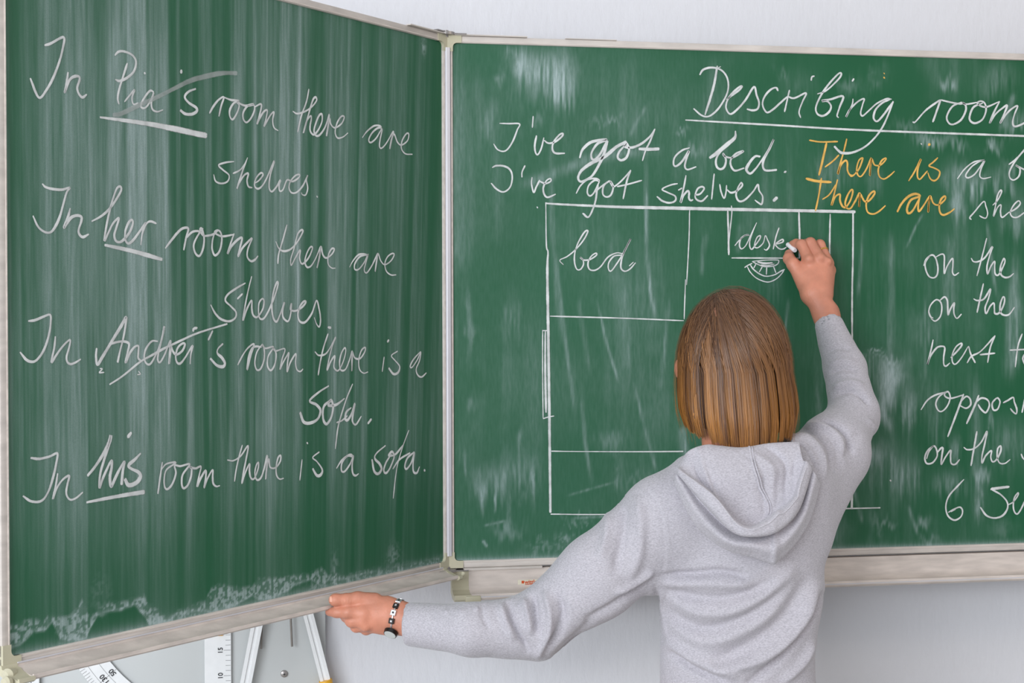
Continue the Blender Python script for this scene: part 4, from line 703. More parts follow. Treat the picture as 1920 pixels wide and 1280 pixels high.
def left_hand(P):
    d = sd_cap(P, zl(880, 460, TY+.002), WL, .0290, .0262, .72); d = smin(d, sd_cap(P, WL, WL2, .0262, .0285, .8), .012)
    for a, b_, r1, r2 in ((zl(600, 330, TY+.006), zl(900, 380, TY+.004), .0115, .0190), (zl(610, 420, TY-.002), zl(890, 430, TY-.002), .0145, .0190), (zl(600, 500, TY-.002), zl(880, 500, TY-.002), .0130, .0180), (zl(650, 560, TY+.005), zl(900, 560, TY+.004), .0115, .0150)):
        d = smin(d, sd_cap(P, a, b_, r1, r2), .012)
    thumb = chain(P, [(zl(760, 300, TY+.004), .0160), (zl(560, 262, TY+.003), .0122), (zl(430, 274, TY+.001), .0110), (zl(300, 270, TY), .0096)], .005)
    thumb = smin(thumb, sd_ell(P, zl(295, 270, TY-.001), (.0115, .010, .0104)), .004)
    fing = [[(zl(620, 430, TY-.006), .0130), (zl(440, 420, TY-.006), .0104), (zl(310, 418, TY+.002), .0088), (zl(222, 412, TY+.010), .0074)],
            [(zl(600, 500, TY-.004), .0128), (zl(490, 520, TY-.002), .0110), (zl(430, 470, TY+.022), .0096), (zl(390, 450, TY+.044), .0084)],
            [(zl(640, 560, TY+.002), .0118), (zl(545, 585, TY+.006), .0102), (zl(500, 540, TY+.030), .0090), (zl(470, 520, TY+.050), .0080)],
            [(zl(740, 590, TY+.012), .0105), (zl(660, 625, TY+.016), .0090), (zl(600, 600, TY+.036), .0082), (zl(560, 580, TY+.052), .0072)]]
    ff = None
    for j in fing: e = chain(P, j, .005); ff = e if ff is None else smin(ff, e, .0012)
    d = smin(d, ff, .006); d = smin(d, thumb, .0022)
    for q in ((640, 440), (600, 540), (655, 600)): d = smin(d, np.linalg.norm(P-zl(q[0], q[1], TY-.012), axis=1)-.006, .009)
    return d
def box_of(pts, m): pts = np.array(pts); return pts.min(0)-m, pts.max(0)+m
lo, hi = box_of([zr(300, 200, -.06), WR2, zr(830, 500, -.02)], .045); V1, Q1 = surface_nets(right_hand, lo, hi, .0016, 2)
lo, hi = box_of([zl(180, 300, TY+.05), WL2, zl(700, 700, TY-.02)], .040); V2, Q2 = surface_nets(left_hand, lo, hi, .0017, 2)
# creases at the thumb joint and skin folds of the left hand
n2 = vnormals(V2, Q2); a0 = zl(415, 270, TY+.001); ax = zl(560, 268, TY+.003)-a0; ax /= np.linalg.norm(ax); s = (V2-a0)@ax; r_ = np.linalg.norm(V2-a0-s[:, None]*ax, axis=1)
V2 = V2 - n2*(0.0006*np.maximum(0, np.cos(s*2*math.pi/.0042))*np.exp(-(s/.011)**2)*(r_ < .018))[:, None]

SHL = at(1232, 975, -.40); ELL = at(1003, 1176, -.385); SHR = at(1492, 905, -.39); ELR = at(1601, 782, -.235)
HAIR_RX, HAIR_RB, HAIR_RZ = 108*PXM, 100*PXM, 156*PXM
HTOP = HC + Z3*(-10*PXM)          # centre of the hair dome, level with pixel row 700
def hp(x, b_, z): return HTOP + HX*x + HB*b_ + Z3*z
NECK0 = at(1380, 900, -.385); NECK1 = at(1368, 790, -.372)
def body(P):
    q = P-HTOP; L = np.stack([q@HX, q@HB, q[:, 2]], 1)
    skull = sd_ell(L, (0, -.004, .030), (.0745, .080, .094)); face = sd_ell(L, (0, -.030, -.040), (.058, .068, .085))
    d = smin(skull, face, .03)
    d = smin(d, sd_cap(L, (0, -.092, .000), (0, -.113, -.030), .006, .0105), .008)          # nose
    d = smin(d, sd_cap(L, (-.030, -.085, .012), (.030, -.085, .012), .008, .008), .012)     # brow
    d = smin(d, sd_cap(L, (-.018, -.092, -.060), (.018, -.092, -.060), .006, .006), .006)   # lips
    d = smin(d, sd_ell(L, (0, -.078, -.098), (.022, .020, .018)), .02)                      # chin
    for sx in (-1, 1):
        ear = sd_ell(L, (sx*(.0885 if sx > 0 else .0920), .004, .006), (.010, .017, .020)); d = smin(d, ear, .008)
        d = smax(d, -sd_ell(L, (sx*.030, -.100, -.004), (.014, .012, .009)), .006)
    d = smin(d, sd_cap(P, NECK0, NECK1, .056, .050), .03)
    ch = at(1385, 1060, -.39); pe = at(1378, 1290, -.385)
    t = sd_cap(P, ch, pe-Z3*.06, .105, .108, .66); t = smin(t, sd_cap(P, SHL+np.array([.02, 0, 0]), SHR+np.array([-.03, 0, -.015]), .045, .036), .05)
    d = smin(d, t, .05)
    for S0, E0, W0 in ((SHL, ELL, WL2), (SHR+np.array([-.01, 0, -.012]), ELR, WR2)):
        d = smin(d, sd_cap(P, S0, E0, .040, .034), .02); d = smin(d, sd_cap(P, E0, W0, .033, .025), .015)
    for sx, fx in ((-.085, -.10), (.085, .10)):
        hip = pe+np.array([sx, 0, -.06]); kn = np.array([pe[0]+fx, -.40, .50]); an = np.array([pe[0]+fx, -.36, .09])
        d = smin(d, sd_cap(P, hip, kn, .082, .055), .03); d = smin(d, sd_cap(P, kn, an, .052, .034), .02); d = smin(d, sd_cap(P, an-Z3*.03, an+np.array([0, .12, -.055]), .030, .024), .02)
    return d
V3, Q3 = surface_nets(body, (-.45, -.72, 0), (1.0, -.02, 1.75), .0062, 2)
# cut away what the fine hand meshes replace
def drop(V, Q, keep):
    Q = Q[keep[Q].all(1)]; u, inv = np.unique(Q, return_inverse=True); return V[u], inv.reshape(-1, 4)
dl = WL2-ELL; dr = WR2-ELR
kL = ~(((V3-WL2)@(dl/np.linalg.norm(dl)) > -.012) & (np.linalg.norm(V3-WL2, axis=1) < .25)); kR = ~(((V3-WR2)@(dr/np.linalg.norm(dr)) > -.012) & (np.linalg.norm(V3-WR2, axis=1) < .2) & (V3[:, 0] > WR2[0]-.08))
V3, Q3 = drop(V3, Q3, kL & kR)
VV = np.vstack([V1, V2, V3]); QQ = np.vstack([Q1, Q2+len(V1), Q3+len(V1)+len(V2)])
bodyo = mesh('body', VV, QQ, m_skin, per, True)
def nail(c, u, n, w_, l):
    u = u/np.linalg.norm(u); n = n-u*(n@u); n /= np.linalg.norm(n); s = np.cross(u, n); V = []; Fc = []
    for i in range(6):
        for j in range(6):
            a = (i/5-.5)*2; b_ = (j/5-.5)*2; V.append(c+u*b_*l/2+s*a*w_/2*math.sqrt(max(0, 1-.35*b_*b_))-n*.0016*a*a)
    for i in range(5):
        for j in range(5): Fc.append((i*6+j, i*6+j+1, (i+1)*6+j+1, (i+1)*6+j))
    return V, Fc
m_nail = mat('nail', (236, 178, 156), 0.25, noise=0.03)
b = MB(); b.add(*nail(zl(268, 258, TY-.0088), zl(200, 258, TY)-zl(268, 258, TY), np.array([-.1, -1, .45]), .010, .012)); b.build('thumbnail', m_nail, per, True)
for sx in (-1, 1):
    e = hp(sx*.030, -.083, -.004); b = MB(); b.tube([e+HB*.008, e+HB*.004, e, e-HB*.004, e-HB*.007], [.004, .0095, .011, .0095, .004], 14); b.build('eye', m_eye, per, True)

# ---- sweatshirt
CUFL = at(757, 1168, TY-.016); CUFR = at(1552, 606, -.108)
aL = (CUFL-ELL)/np.linalg.norm(CUFL-ELL); aR = (CUFR-ELR)/np.linalg.norm(CUFR-ELR)
ZCOL = at(1375, 856, -.40)[2]
def shirt(P):
    c1 = at(1392, 985, -.395); c2 = at(1386, 1110, -.39); c3 = at(1378, 1215, -.385); c4 = at(1380, 1330, -.385)
    d = sd_cap(P, c1, c2, .140, .134, .70); d = smin(d, sd_cap(P, c2, c3, .134, .124, .70), .03); d = smin(d, sd_cap(P, c3, c4, .123, .136, .76), .03)
    d = smin(d, sd_cap(P, c4, at(1380, 1440, -.385), .136, .150, .80), .006)
    d = smin(d, sd_cap(P, at(1258, 968, -.40), at(1350, 915, -.40), .066, .062, .9), .04)      # shoulder lines
    d = smin(d, sd_cap(P, at(1350, 905, -.395), at(1470, 890, -.39), .060, .068, .9), .04)
    d = smin(d, sd_cap(P, at(1375, 940, -.39), at(1378, 868, -.38), .090, .062), .03)          # collar
    m1 = at(1118, 1083, -.40)
    sl = sd_cap(P, at(1238, 985, -.40), m1, .074, .066, .85); sl = smin(sl, sd_cap(P, m1, at(1008, 1165, -.385), .066, .054), .02)
    sl = smin(sl, sd_cap(P, at(1000, 1176, -.385), at(880, 1180, TY-.085), .055, .0415), .018); sl = smin(sl, sd_cap(P, at(880, 1180, TY-.085), CUFL, .0415, .0350), .015)
    d = smin(d, sl, .035)
    d = smin(d, sd_cap(P, at(1200, 1080, -.40), at(1240, 1075, -.40), .020, .035), .03)        # underarm drape
    sr = sd_cap(P, at(1482, 925, -.39), at(1560, 845, -.30), .070, .060, .9); sr = smin(sr, sd_cap(P, at(1560, 845, -.30), at(1601, 782, -.235), .060, .044), .02)
    sr = smin(sr, sd_cap(P, at(1600, 776, -.235), at(1584, 695, -.175), .044, .0375), .015); sr = smin(sr, sd_cap(P, at(1584, 695, -.175), CUFR, .0375, .0265), .012)
    sr = smin(sr, np.linalg.norm(P-at(1622, 800, -.245), axis=1)-.020, .015)                    # elbow point
    sr = smin(sr, sd_cap(P, at(1510, 1000, -.39), at(1575, 870, -.31), .045, .040), .03)
    d = smin(d, sr, .03)
    nk = NECK1+(NECK0-NECK1)*.55; rn = np.hypot(P[:, 0]-nk[0], P[:, 1]-nk[1]); d = np.where(rn < .095, smax(d, P[:, 2]-ZCOL, .008), d)
    for cu, ax_, r_ in ((CUFL, aL, .0335), (CUFR, aR, .0255)):
        t = (P-cu)@ax_; near = np.linalg.norm(P-cu, axis=1) < .09
        cut = np.where(near, t, -1.0); d = smax(d, cut, .003)
        q = P-cu-t[:, None]*ax_; cav = np.maximum(np.linalg.norm(q, axis=1)-(r_-.0035), -(t+.018)); d = np.where(near, smax(d, -cav, .002), d)
    return np.maximum(d, -(P[:, 2]-.865))
V, Q = surface_nets(shirt, (-.30, -.60, .85), (.80, -.03, 1.66), .0040, 3)
N = vnormals(V, Q); XY = proj(V); front = N@(HB) > -.15
def fold(pts, w1, w2, amp, skew=0.0):
    global V
    pts = cr_spline(np.array(pts, float), 6); d = np.full(len(V), 1e9); t_ = np.zeros(len(V)); sg = np.zeros(len(V))
    for i in range(len(pts)-1):
        a, b_ = pts[i], pts[i+1]; ab = b_-a; t = np.clip(((XY-a)@ab)/(ab@ab+1e-9), 0, 1); q = XY-a-t[:, None]*ab; dd = np.linalg.norm(q, axis=1)
        m = dd < d; d[m] = dd[m]; t_[m] = (i+t[m])/(len(pts)-1); sg[m] = np.sign((ab[0]*q[:, 1]-ab[1]*q[:, 0])[m])
    tap = np.clip(np.minimum(t_, 1-t_)*5, 0, 1)**.7 if skew == 0 else np.clip((1-t_)*2.2 if skew > 0 else t_*2.2, 0, 1)
    w_ = np.where(sg > 0, w1, w2); V = V + N*(amp*tap*np.exp(-(d/w_)**2)*front)[:, None]
mm = .001
# torso: arcs sweeping round the back; each is a ridge with a valley beneath it
for pts, w1, w2, a in (
  ([(1232, 1082), (1290, 1078), (1350, 1074), (1400, 1084)], 5, 7, -7), ([(1238, 1098), (1300, 1096), (1360, 1098), (1410, 1100)], 10, 12, 5),
  ([(1235, 1105), (1290, 1120), (1350, 1125), (1410, 1112), (1450, 1090)], 10, 12, -6), ([(1250, 1120), (1310, 1150), (1380, 1145), (1450, 1105), (1490, 1060)], 14, 14, 5),
  ([(1240, 1140), (1300, 1180), (1370, 1172), (1430, 1140), (1480, 1090)], 12, 14, -6), ([(1250, 1165), (1320, 1205), (1400, 1180), (1460, 1140)], 14, 14, 4),
  ([(1330, 1245), (1400, 1215), (1470, 1160), (1520, 1080)], 16, 18, -7), ([(1320, 1262), (1420, 1238), (1490, 1180), (1535, 1090)], 14, 14, 9),
  ([(1395, 1290), (1460, 1235), (1515, 1170), (1540, 1110)], 6, 10, -8), ([(1240, 1200), (1300, 1240), (1350, 1262), (1400, 1275)], 14, 12, 5), ([(1250, 1222), (1300, 1256), (1360, 1278)], 6, 8, -7),
  ([(1460, 1285), (1500, 1245), (1522, 1200)], 8, 8, 6), ([(1225, 1095), (1232, 1150), (1240, 1210)], 6, 6, -4), ([(1240, 1105), (1236, 1150), (1246, 1200)], 5, 5, 3)):
    fold(pts, w1*.85, w2*.85, a*mm*1.7)
# left sleeve
for pts, w1, w2, a in (
  ([(1040, 1110), (1052, 1150), (1040, 1190), (1010, 1225)], 9, 9, -7), ([(1018, 1105), (1028, 1150), (1020, 1200), (1000, 1235)], 8, 8, 7), ([(995, 1112), (1002, 1150), (1004, 1190)], 6, 7, -7),
  ([(978, 1120), (986, 1150), (992, 1190)], 6, 6, 6), ([(950, 1125), (958, 1160), (975, 1195), (990, 1225)], 7, 7, -7), ([(935, 1130), (945, 1165), (962, 1200)], 7, 7, 4), ([(900, 1132), (905, 1160), (915, 1180)], 6, 6, -2.5),
  ([(1165, 930), (1168, 980), (1160, 1030), (1150, 1080)], 12, 12, -5), ([(1195, 930), (1200, 985), (1195, 1040), (1175, 1090)], 12, 12, 5), ([(1140, 960), (1135, 1010), (1120, 1050)], 10, 10, 4),
  ([(1222, 1085), (1185, 1110), (1140, 1140), (1090, 1165)], 8, 10, -5), ([(1225, 1070), (1190, 1095), (1150, 1115)], 7, 7, 5), ([(1030, 1235), (1080, 1190), (1110, 1160)], 8, 8, -3), ([(833, 1142), (834, 1150)], 4, 4, 2), ([(860, 1140), (862, 1150)], 4, 4, 2), ([(890, 1136), (893, 1146)], 4, 4, 2)):
    fold(pts, w1*.85, w2*.85, a*mm*1.7)
# right sleeve
for pts, w1, w2, a in (
  ([(1530, 792), (1562, 798), (1588, 820), (1598, 860)], 5, 5, -6), ([(1510, 800), (1545, 806), (1572, 830), (1582, 880)], 8, 8, 5), ([(1500, 806), (1530, 815), (1555, 845), (1562, 890)], 5, 5, -5),
  ([(1490, 815), (1520, 830), (1540, 860), (1545, 905)], 6, 6, 4), ([(1485, 822), (1508, 838), (1525, 865), (1532, 890)], 4, 4, -5), ([(1560, 745), (1590, 735), (1615, 745), (1630, 765)], 5, 5, -5), ([(1560, 732), (1590, 722), (1620, 728)], 6, 6, 4),
  ([(1556, 705), (1580, 695), (1608, 700)], 5, 5, -3), ([(1552, 690), (1578, 680), (1605, 684)], 6, 6, 3), ([(1546, 665), (1572, 655), (1598, 660)], 5, 5, -2.5), ([(1625, 790), (1635, 800), (1640, 812)], 4, 4, 3), ([(1610, 815), (1585, 850), (1560, 890)], 10, 10, -3)):
    fold(pts, w1*.85, w2*.85, a*mm*1.7)
for pts, w1, w2, a in (([(1494, 812), (1522, 822), (1546, 848), (1554, 885)], 2.5, 3, -3.5), ([(1506, 803), (1536, 810), (1562, 836), (1571, 872)], 2.5, 3, -3.5), ([(1488, 819), (1514, 833), (1532, 858), (1537, 886)], 2.5, 3, -3),
    ([(1236, 1090), (1262, 1086), (1300, 1082), (1360, 1083)], 2.5, 3.5, -4), ([(1548, 795), (1572, 806), (1592, 830)], 2.5, 3, -3), ([(1556, 752), (1585, 742), (1610, 746), (1624, 758)], 2.5, 3, -3), ([(1556, 718), (1584, 709), (1612, 714)], 2.2, 3, -2)):
    fold(pts, w1, w2, a*mm)
# seams and soft unevenness
for pts in ([(1205, 908), (1232, 950), (1244, 1000), (1244, 1050), (1236, 1085)], [(809, 1135), (812, 1170), (808, 1212)]):
    fold(pts, 1.6, 1.6, -.0022); 
fold([(1210, 906), (1237, 950), (1249, 1000), (1249, 1050), (1241, 1085)], 3, 3, .0012)
V = V + N*(.0035*(fbm(V[:, 0]*16+V[:, 1]*9, V[:, 2]*16, 201, 3)-.5))[:, None]
shirt_o = mesh('sweatshirt', V, Q, m_hoodie, per, True)

# ---- hood lying on the back: rows run from the neck edge over the rim to the tip
ROWS = [
 ([(1271, 880), (1291, 856), (1330, 850), (1385, 852), (1432, 846), (1472, 840), (1500, 842)], [.012, .008, -.012, -.018, -.012, .002, .008]),
 ([(1271, 878), (1290, 850), (1322, 838), (1345, 840), (1388, 844), (1440, 836), (1498, 832)], [.022, .020, .014, .010, .014, .020, .022]),
 ([(1271, 878), (1303, 880), (1338, 882), (1388, 885), (1436, 878), (1474, 868), (1500, 848)], [.026, .020, .018, .016, .018, .020, .026]),
 ([(1271, 879), (1316, 905), (1352, 925), (1398, 930), (1440, 920), (1478, 900), (1502, 858)], [.028, .014, .009, .006, .007, .012, .028]),
 ([(1271, 880), (1326, 920), (1366, 958), (1406, 968), (1442, 960), (1480, 925), (1505, 866)], [.028, .014, .008, .005, .006, .014, .028]),
 ([(1271, 880), (1332, 928), (1374, 975), (1410, 988), (1446, 968), (1484, 936), (1508, 868)], [.030, .018, .014, .010, .012, .018, .030]),
 ([(1270, 881), (1336, 931), (1380, 982), (1413, 992), (1450, 968), (1487, 938), (1511, 868)], [.032, .036, .042, .044, .042, .038, .034]),
 ([(1269, 884), (1333, 936), (1377, 990), (1414, 1000), (1452, 984), (1491, 948), (1516, 872)], [.032, .040, .046, .048, .047, .042, .034]),
 ([(1268, 888), (1325, 950), (1372, 999), (1414, 1008), (1455, 998), (1495, 958), (1521, 880)], [.028, .036, .042, .044, .044, .038, .030]),
 ([(1267, 888), (1319, 950), (1368, 996), (1413, 1005), (1455, 998), (1496, 959), (1522, 883)], [.022, .019, .017, .018, .020, .019, .022]),
 ([(1266, 893), (1310, 965), (1360, 1013), (1412, 1024), (1457, 1024), (1502, 974), (1528, 893)], [.024, .032, .038, .040, .040, .034, .026]),
 ([(1263, 898), (1302, 974), (1354, 1022), (1411, 1040), (1456, 1044), (1507, 984), (1533, 902)], [.018, .024, .030, .032, .034, .026, .020]),
 ([(1261, 902), (1298, 979), (1350, 1026), (1410, 1046), (1455, 1053), (1510, 990), (1537, 908)], [.011, .015, .019, .022, .024, .018, .012]),
 ([(1264, 896), (1304, 966), (1354, 1009), (1411, 1029), (1455, 1035), (1504, 978), (1532, 900)], [.000, .000, .001, .002, .002, .001, .000])]
def Yback(px, py):
    x = (px-1388)/168.0; return -.395-.098*np.sqrt(np.clip(1-x*x*.82, .05, 1))+.050*np.clip((905-py)/80.0, 0, 1)
G = []
for pts, off in ROWS:
    A = np.array([(p[0], p[1], o*1.0) for p, o in zip(pts, off)]); G.append(cr_spline(A, 12))
G = np.array(G); G2 = np.array([cr_spline(G[:, j], 5) for j in range(G.shape[1])]).transpose(1, 0, 2)
nr, nc = G2.shape[:2]; rr = np.arange(nr)[:, None]/(nr-1)*np.ones((1, nc)); cc = np.arange(nc)[None]/(nc-1)*np.ones((nr, 1))
wave = np.exp(-((rr-.47)/.09)**2)*np.clip((cc-.5)*3, 0, 1)*np.clip((1-cc)*5, 0, 1)
G2[..., 1] += wave*6*np.sin(cc*44); G2[..., 0] += wave*5*np.cos(cc*38)
G2[..., 2] += .004*(fbm(cc*9, rr*7, 77, 3)-.5)*np.clip(rr*6, 0, 1)*np.clip((1-rr)*8, 0, 1)
for c0, a in ((.16, -.004), (.24, .004), (.62, -.003), (.70, .004), (.80, -.004)): G2[..., 2] += a*np.exp(-((cc+.12*(rr-.2)-c0)/.02)**2)*np.clip(1-abs(rr-.2)/.16, 0, 1)
pxy = G2.reshape(-1, 3); Rr = np.array([ray(x, y) for x, y, _ in pxy]); Rr /= np.linalg.norm(Rr, axis=1)[:, None]
tt = np.full(len(pxy), 2.1)
for _ in range(45): tt = tt+np.clip(shirt(CAM+Rr*tt[:, None]), -.02, .05)*.8
hit = CAM+Rr*tt[:, None]; yh = hit[:, 1]; yb = np.array([Yback(x, y) for x, y, _ in pxy]); ok = (np.abs(shirt(hit)) < .004) & (yh < yb+.06) & (yh > yb-.08)
yy = np.where(ok, yh, yb+.01).reshape(nr, nc)
for _ in range(10):
    a_ = np.pad(yy, 1, mode='edge'); yy = (a_[1:-1, 1:-1]*2+a_[:-2, 1:-1]+a_[2:, 1:-1]+a_[1:-1, :-2]+a_[1:-1, 2:])/6
yy = yy.ravel()
tipc = np.clip(1-np.abs(cc-.645)/.035, 0, 1).ravel(); lowr = np.clip((rr-.72)*6, 0, 1).ravel()
pxy = pxy.copy(); pxy[:, 1] += 5*tipc*lowr; pxy[:, 2] += .005*np.exp(-((cc-.645)/.018)**2).ravel()*np.clip((rr-.5)*6, 0, 1).ravel()*np.clip((.93-rr)*20, 0, 1).ravel()
VH = np.array([at(x, y, y_-(o*1.25+.001 if o > 0 else o)) for (x, y, o), y_ in zip(pxy, yy)]); ii = np.arange(nr*nc).reshape(nr, nc)
QH = np.stack([ii[:-1, :-1], ii[:-1, 1:], ii[1:, 1:], ii[1:, :-1]], -1).reshape(-1, 4)
hood = mesh('hood', VH, QH, m_hoodie, per, True)
md = hood.modifiers.new('thickness', 'SOLIDIFY'); md.thickness = .0022; md.offset = 0
def hood_pt(r, c): i = int(round(r*(nr-1))); j = int(round(c*(nc-1))); return VH[i*nc+j]
m_seam = cloth_mat('seam_jersey', (202, 198, 205), (176, 172, 179), (190, 186, 193))
sp = [(1401, 832), (1406, 850), (1412, 880), (1421, 910), (1433, 935), (1439, 955), (1436, 968)]
b = MB(); pth = []
for x, y in cr_spline(np.array(sp, float), 6):
    k = np.argmin(((G2[:int(nr*.36), :, :2]-np.array([x, y]))**2).sum(-1)); q = VH[k]; pth.append(q-(q-CAM)/np.linalg.norm(q-CAM)*.0018)
pth = cr_spline(np.array(pth)[::4], 4); b.tube(pth, .0019, 6); b.tube(np.array(pth)+HX*.0042, .0013, 6); b.build('hood_seam', m_seam, per, True)
b = MB(); rim = [VH[int(round(.50*(nr-1)))*nc+j] for j in range(2, nc-2)]; rim = [p_-(p_-CAM)/np.linalg.norm(p_-CAM)*.001 for p_ in rim]
b.tube(rim, .0017, 6); b.build('hood_hem', m_seam, per, True)

# ---- hair
def hair_curve(tau, phi, lay, hemj, wob):
    # tau: place along the parting, phi: azimuth (0 right, 90 back, 180 left)
    px_ = -30*PXM + tau*(-4*PXM); pb = (.060-.150*tau)
    pz = HAIR_RZ*math.sqrt(max(.02, 1-(px_/HAIR_RX)**2-(pb/HAIR_RB)**2))
    p0 = np.array([px_/HAIR_RX, pb/HAIR_RB, pz/HAIR_RZ]); p0 /= np.linalg.norm(p0)
    e = np.array([math.cos(phi), math.sin(phi), 0.0]); om = math.acos(np.clip(p0@e, -1, 1)); so = math.sin(om)+1e-9
    pts = []
    back = max(0, math.sin(phi)); right = math.cos(phi)
    hem = (-(129*back + 96*(1-back)) + (9 if right < 0 else -4)*abs(right)**.7 + hemj)*PXM
    ns = 11
    for i in range(ns):
        s = i/(ns-1); s = s**.9
        q = (math.sin((1-s)*om)*p0+math.sin(s*om)*e)/so
        R = 1-lay*(1.0+.5*(1-s))
        lift = 1+.012*math.sin(s*math.pi)
        pts.append(np.array([q[0]*HAIR_RX, q[1]*HAIR_RB, q[2]*HAIR_RZ])*R*lift)
    n2_ = 9
    for i in range(1, n2_+1):
        s = i/n2_; z = hem*s
        curl = 1-.10*max(0, s-.62)**1.3*2.2
        wx = (1+.035*math.sin(s*math.pi*.8))*curl; cx = 9*PXM*s
        pts.append(np.array([e[0]*HAIR_RX*wx*(1-lay)+cx, e[1]*HAIR_RB*curl*(1-lay)*(1+.02*s)+.008*s*(e[1] > 0), z]))
    pts = np.array(pts); t = np.linspace(0, 1, len(pts))[:, None]
    rad = pts/np.linalg.norm(pts, axis=1)[:, None]; tang = np.stack([-pts[:, 1], pts[:, 0], 0*pts[:, 0]], 1); tang /= np.linalg.norm(tang, axis=1)[:, None]+1e-9
    pts = pts + tang*(wob[0]*np.sin(t*3+wob[1])*t) + rad*(wob[2]*np.sin(t*5+wob[3])*t)
    return HTOP + pts[:, 0:1]*HX + pts[:, 1:2]*HB + pts[:, 2:3]*Z3
def hair_mat(name):
    m = bpy.data.materials.new(name); m.use_nodes = True; nt = m.node_tree; p = nt.nodes['Principled BSDF']
    p.inputs['Roughness'].default_value = 0.38; p.inputs['Specular IOR Level'].default_value = 0.45
    a = nt.nodes.new('ShaderNodeAttribute'); a.attribute_name = 'hair_color'; nt.links.new(a.outputs['Color'], p.inputs['Base Color']); return m
m_hair = hair_mat('brown_hair')
# under layer
Vc = []; nphi, rows = 72, 20
for k in range(nphi):
    phi = math.radians(-58+296*k/(nphi-1)); tau = min(1, np.clip(.5-.5*math.sin(phi), 0, 1)**1.6*1.25)
    Vc.append(hair_curve(tau, phi, .095, 14, (0, 0, 0, 0)))
Vc = np.array(Vc); idx = np.arange(nphi*rows).reshape(nphi, rows)
Qc = np.stack([idx[:-1, 2:-1], idx[:-1, 3:], idx[1:, 3:], idx[1:, 2:-1]], -1).reshape(-1, 4)
cap = mesh('hair_under_layer', Vc.reshape(-1, 3), Qc, mat('dark_brown_hair', (84, 52, 30), 0.6, noise=0.25, nscale=60, stretch=(1, 1, .1)), per, True)
def strands(name, num, rad, seed, phis=None, laymax=.055, stray=False):
    rg = np.random.RandomState(seed); V = []; Fc = []; col = []; base = 0
    nlock = 130; lockphi = np.sort(rg.uniform(-58, 238, nlock)); lock_l = rg.uniform(0, .085, nlock)**1.0; lock_c = rg.uniform(0, 1, nlock); lock_h = rg.normal(0, 2.2, nlock)
    for i in range(num):
        k = rg.randint(nlock); deg = lockphi[k]+rg.normal(0, 1.15)
        if stray: deg = rg.uniform(-40, 220)
        deg = min(max(deg, -58), 238); phi = math.radians(deg)
        tau = np.clip(.5-.5*math.sin(phi), 0, 1)**1.6*1.25 + abs(rg.normal(0, .10)); tau = min(1, tau)
        if rg.rand() < .35: tau = rg.uniform(0, .8)
        lay = rg.uniform(0, laymax)*.55+lock_l[k]*(.9 if not stray else 0)
        if stray: lay = -rg.uniform(.0, .022)
        W = hair_curve(tau, phi, lay, lock_h[k]+rg.normal(0, 2.0)+(rg.uniform(-25, 3) if stray else 0), (rg.normal(0, .0022 if not stray else .0035), rg.uniform(0, 6), rg.normal(0, .0012 if not stray else .003), rg.uniform(0, 6)))
        n = len(W); T = np.gradient(W, axis=0); T /= np.linalg.norm(T, axis=1)[:, None]+1e-9
        o_ = W-HTOP; o_[:, 2] *= .3; o_ /= np.linalg.norm(o_, axis=1)[:, None]; S1 = np.cross(T, o_); S1 /= np.linalg.norm(S1, axis=1)[:, None]+1e-9
        t = np.linspace(0, 1, n); r = rad*(0.7+.6*rg.rand())*np.interp(t, [0, .1, .85, 1], [.6, 1, .9, .25])
        V.append(np.stack([W-S1*r[:, None], W+o_*(r*.8)[:, None], W+S1*r[:, None]], 1).reshape(-1, 3))
        f = np.arange(n-1)*3+base
        for a, b_ in ((0, 1), (1, 2)): Fc.append(np.stack([f+a, f+b_, f+3+b_, f+3+a], 1))
        base += n*3
        g = np.clip(.35*rg.rand()+.75*lock_c[k]-.05, 0, 1)
        root = np.array(lin((70, 46, 32))[:3])*(1-g)+np.array(lin((132, 96, 70))[:3])*g
        tip = np.array(lin((82, 46, 18))[:3])*(1-g)+np.array(lin((188, 126, 58))[:3])*g
        mixc = np.clip((t-.15)/.7, 0, 1)[:, None]; c = root*(1-mixc)+tip*mixc; c = np.repeat(c, 3, 0); col.append(np.c_[c, np.ones(len(c))])
    o = mesh(name, np.vstack(V), np.vstack(Fc), m_hair, per, True)
    ca = o.data.color_attributes.new('hair_color', 'FLOAT_COLOR', 'POINT'); ca.data.foreach_set('color', np.vstack(col).astype(np.float32).ravel())
    o['kind'] = 'stuff'; return o
strands('hair', 6500, .00085, 3)
strands('loose_hair', 130, .00022, 9, stray=True)

# narrow strip of scalp showing in the parting at the crown
Vs = []; Fs = []
for i in range(9):
    t = i/8; x = (-34+t*10)*PXM; bb = .050+.022*t; z = HAIR_RZ*math.sqrt(1-(x/HAIR_RX)**2-(bb/HAIR_RB)**2)
    w_ = .0042*math.sin(math.pi*(.08+.84*t))
    for sx in (-1, 0, 1): Vs.append(hp((x+sx*w_)*.992, bb*.992, z*(.996 if sx == 0 else .975)))
for i in range(8):
    for j in range(2): k = i*3+j; Fs.append((k, k+1, k+4, k+3))
mesh('scalp_parting', Vs, Fs, m_skin, per, True)
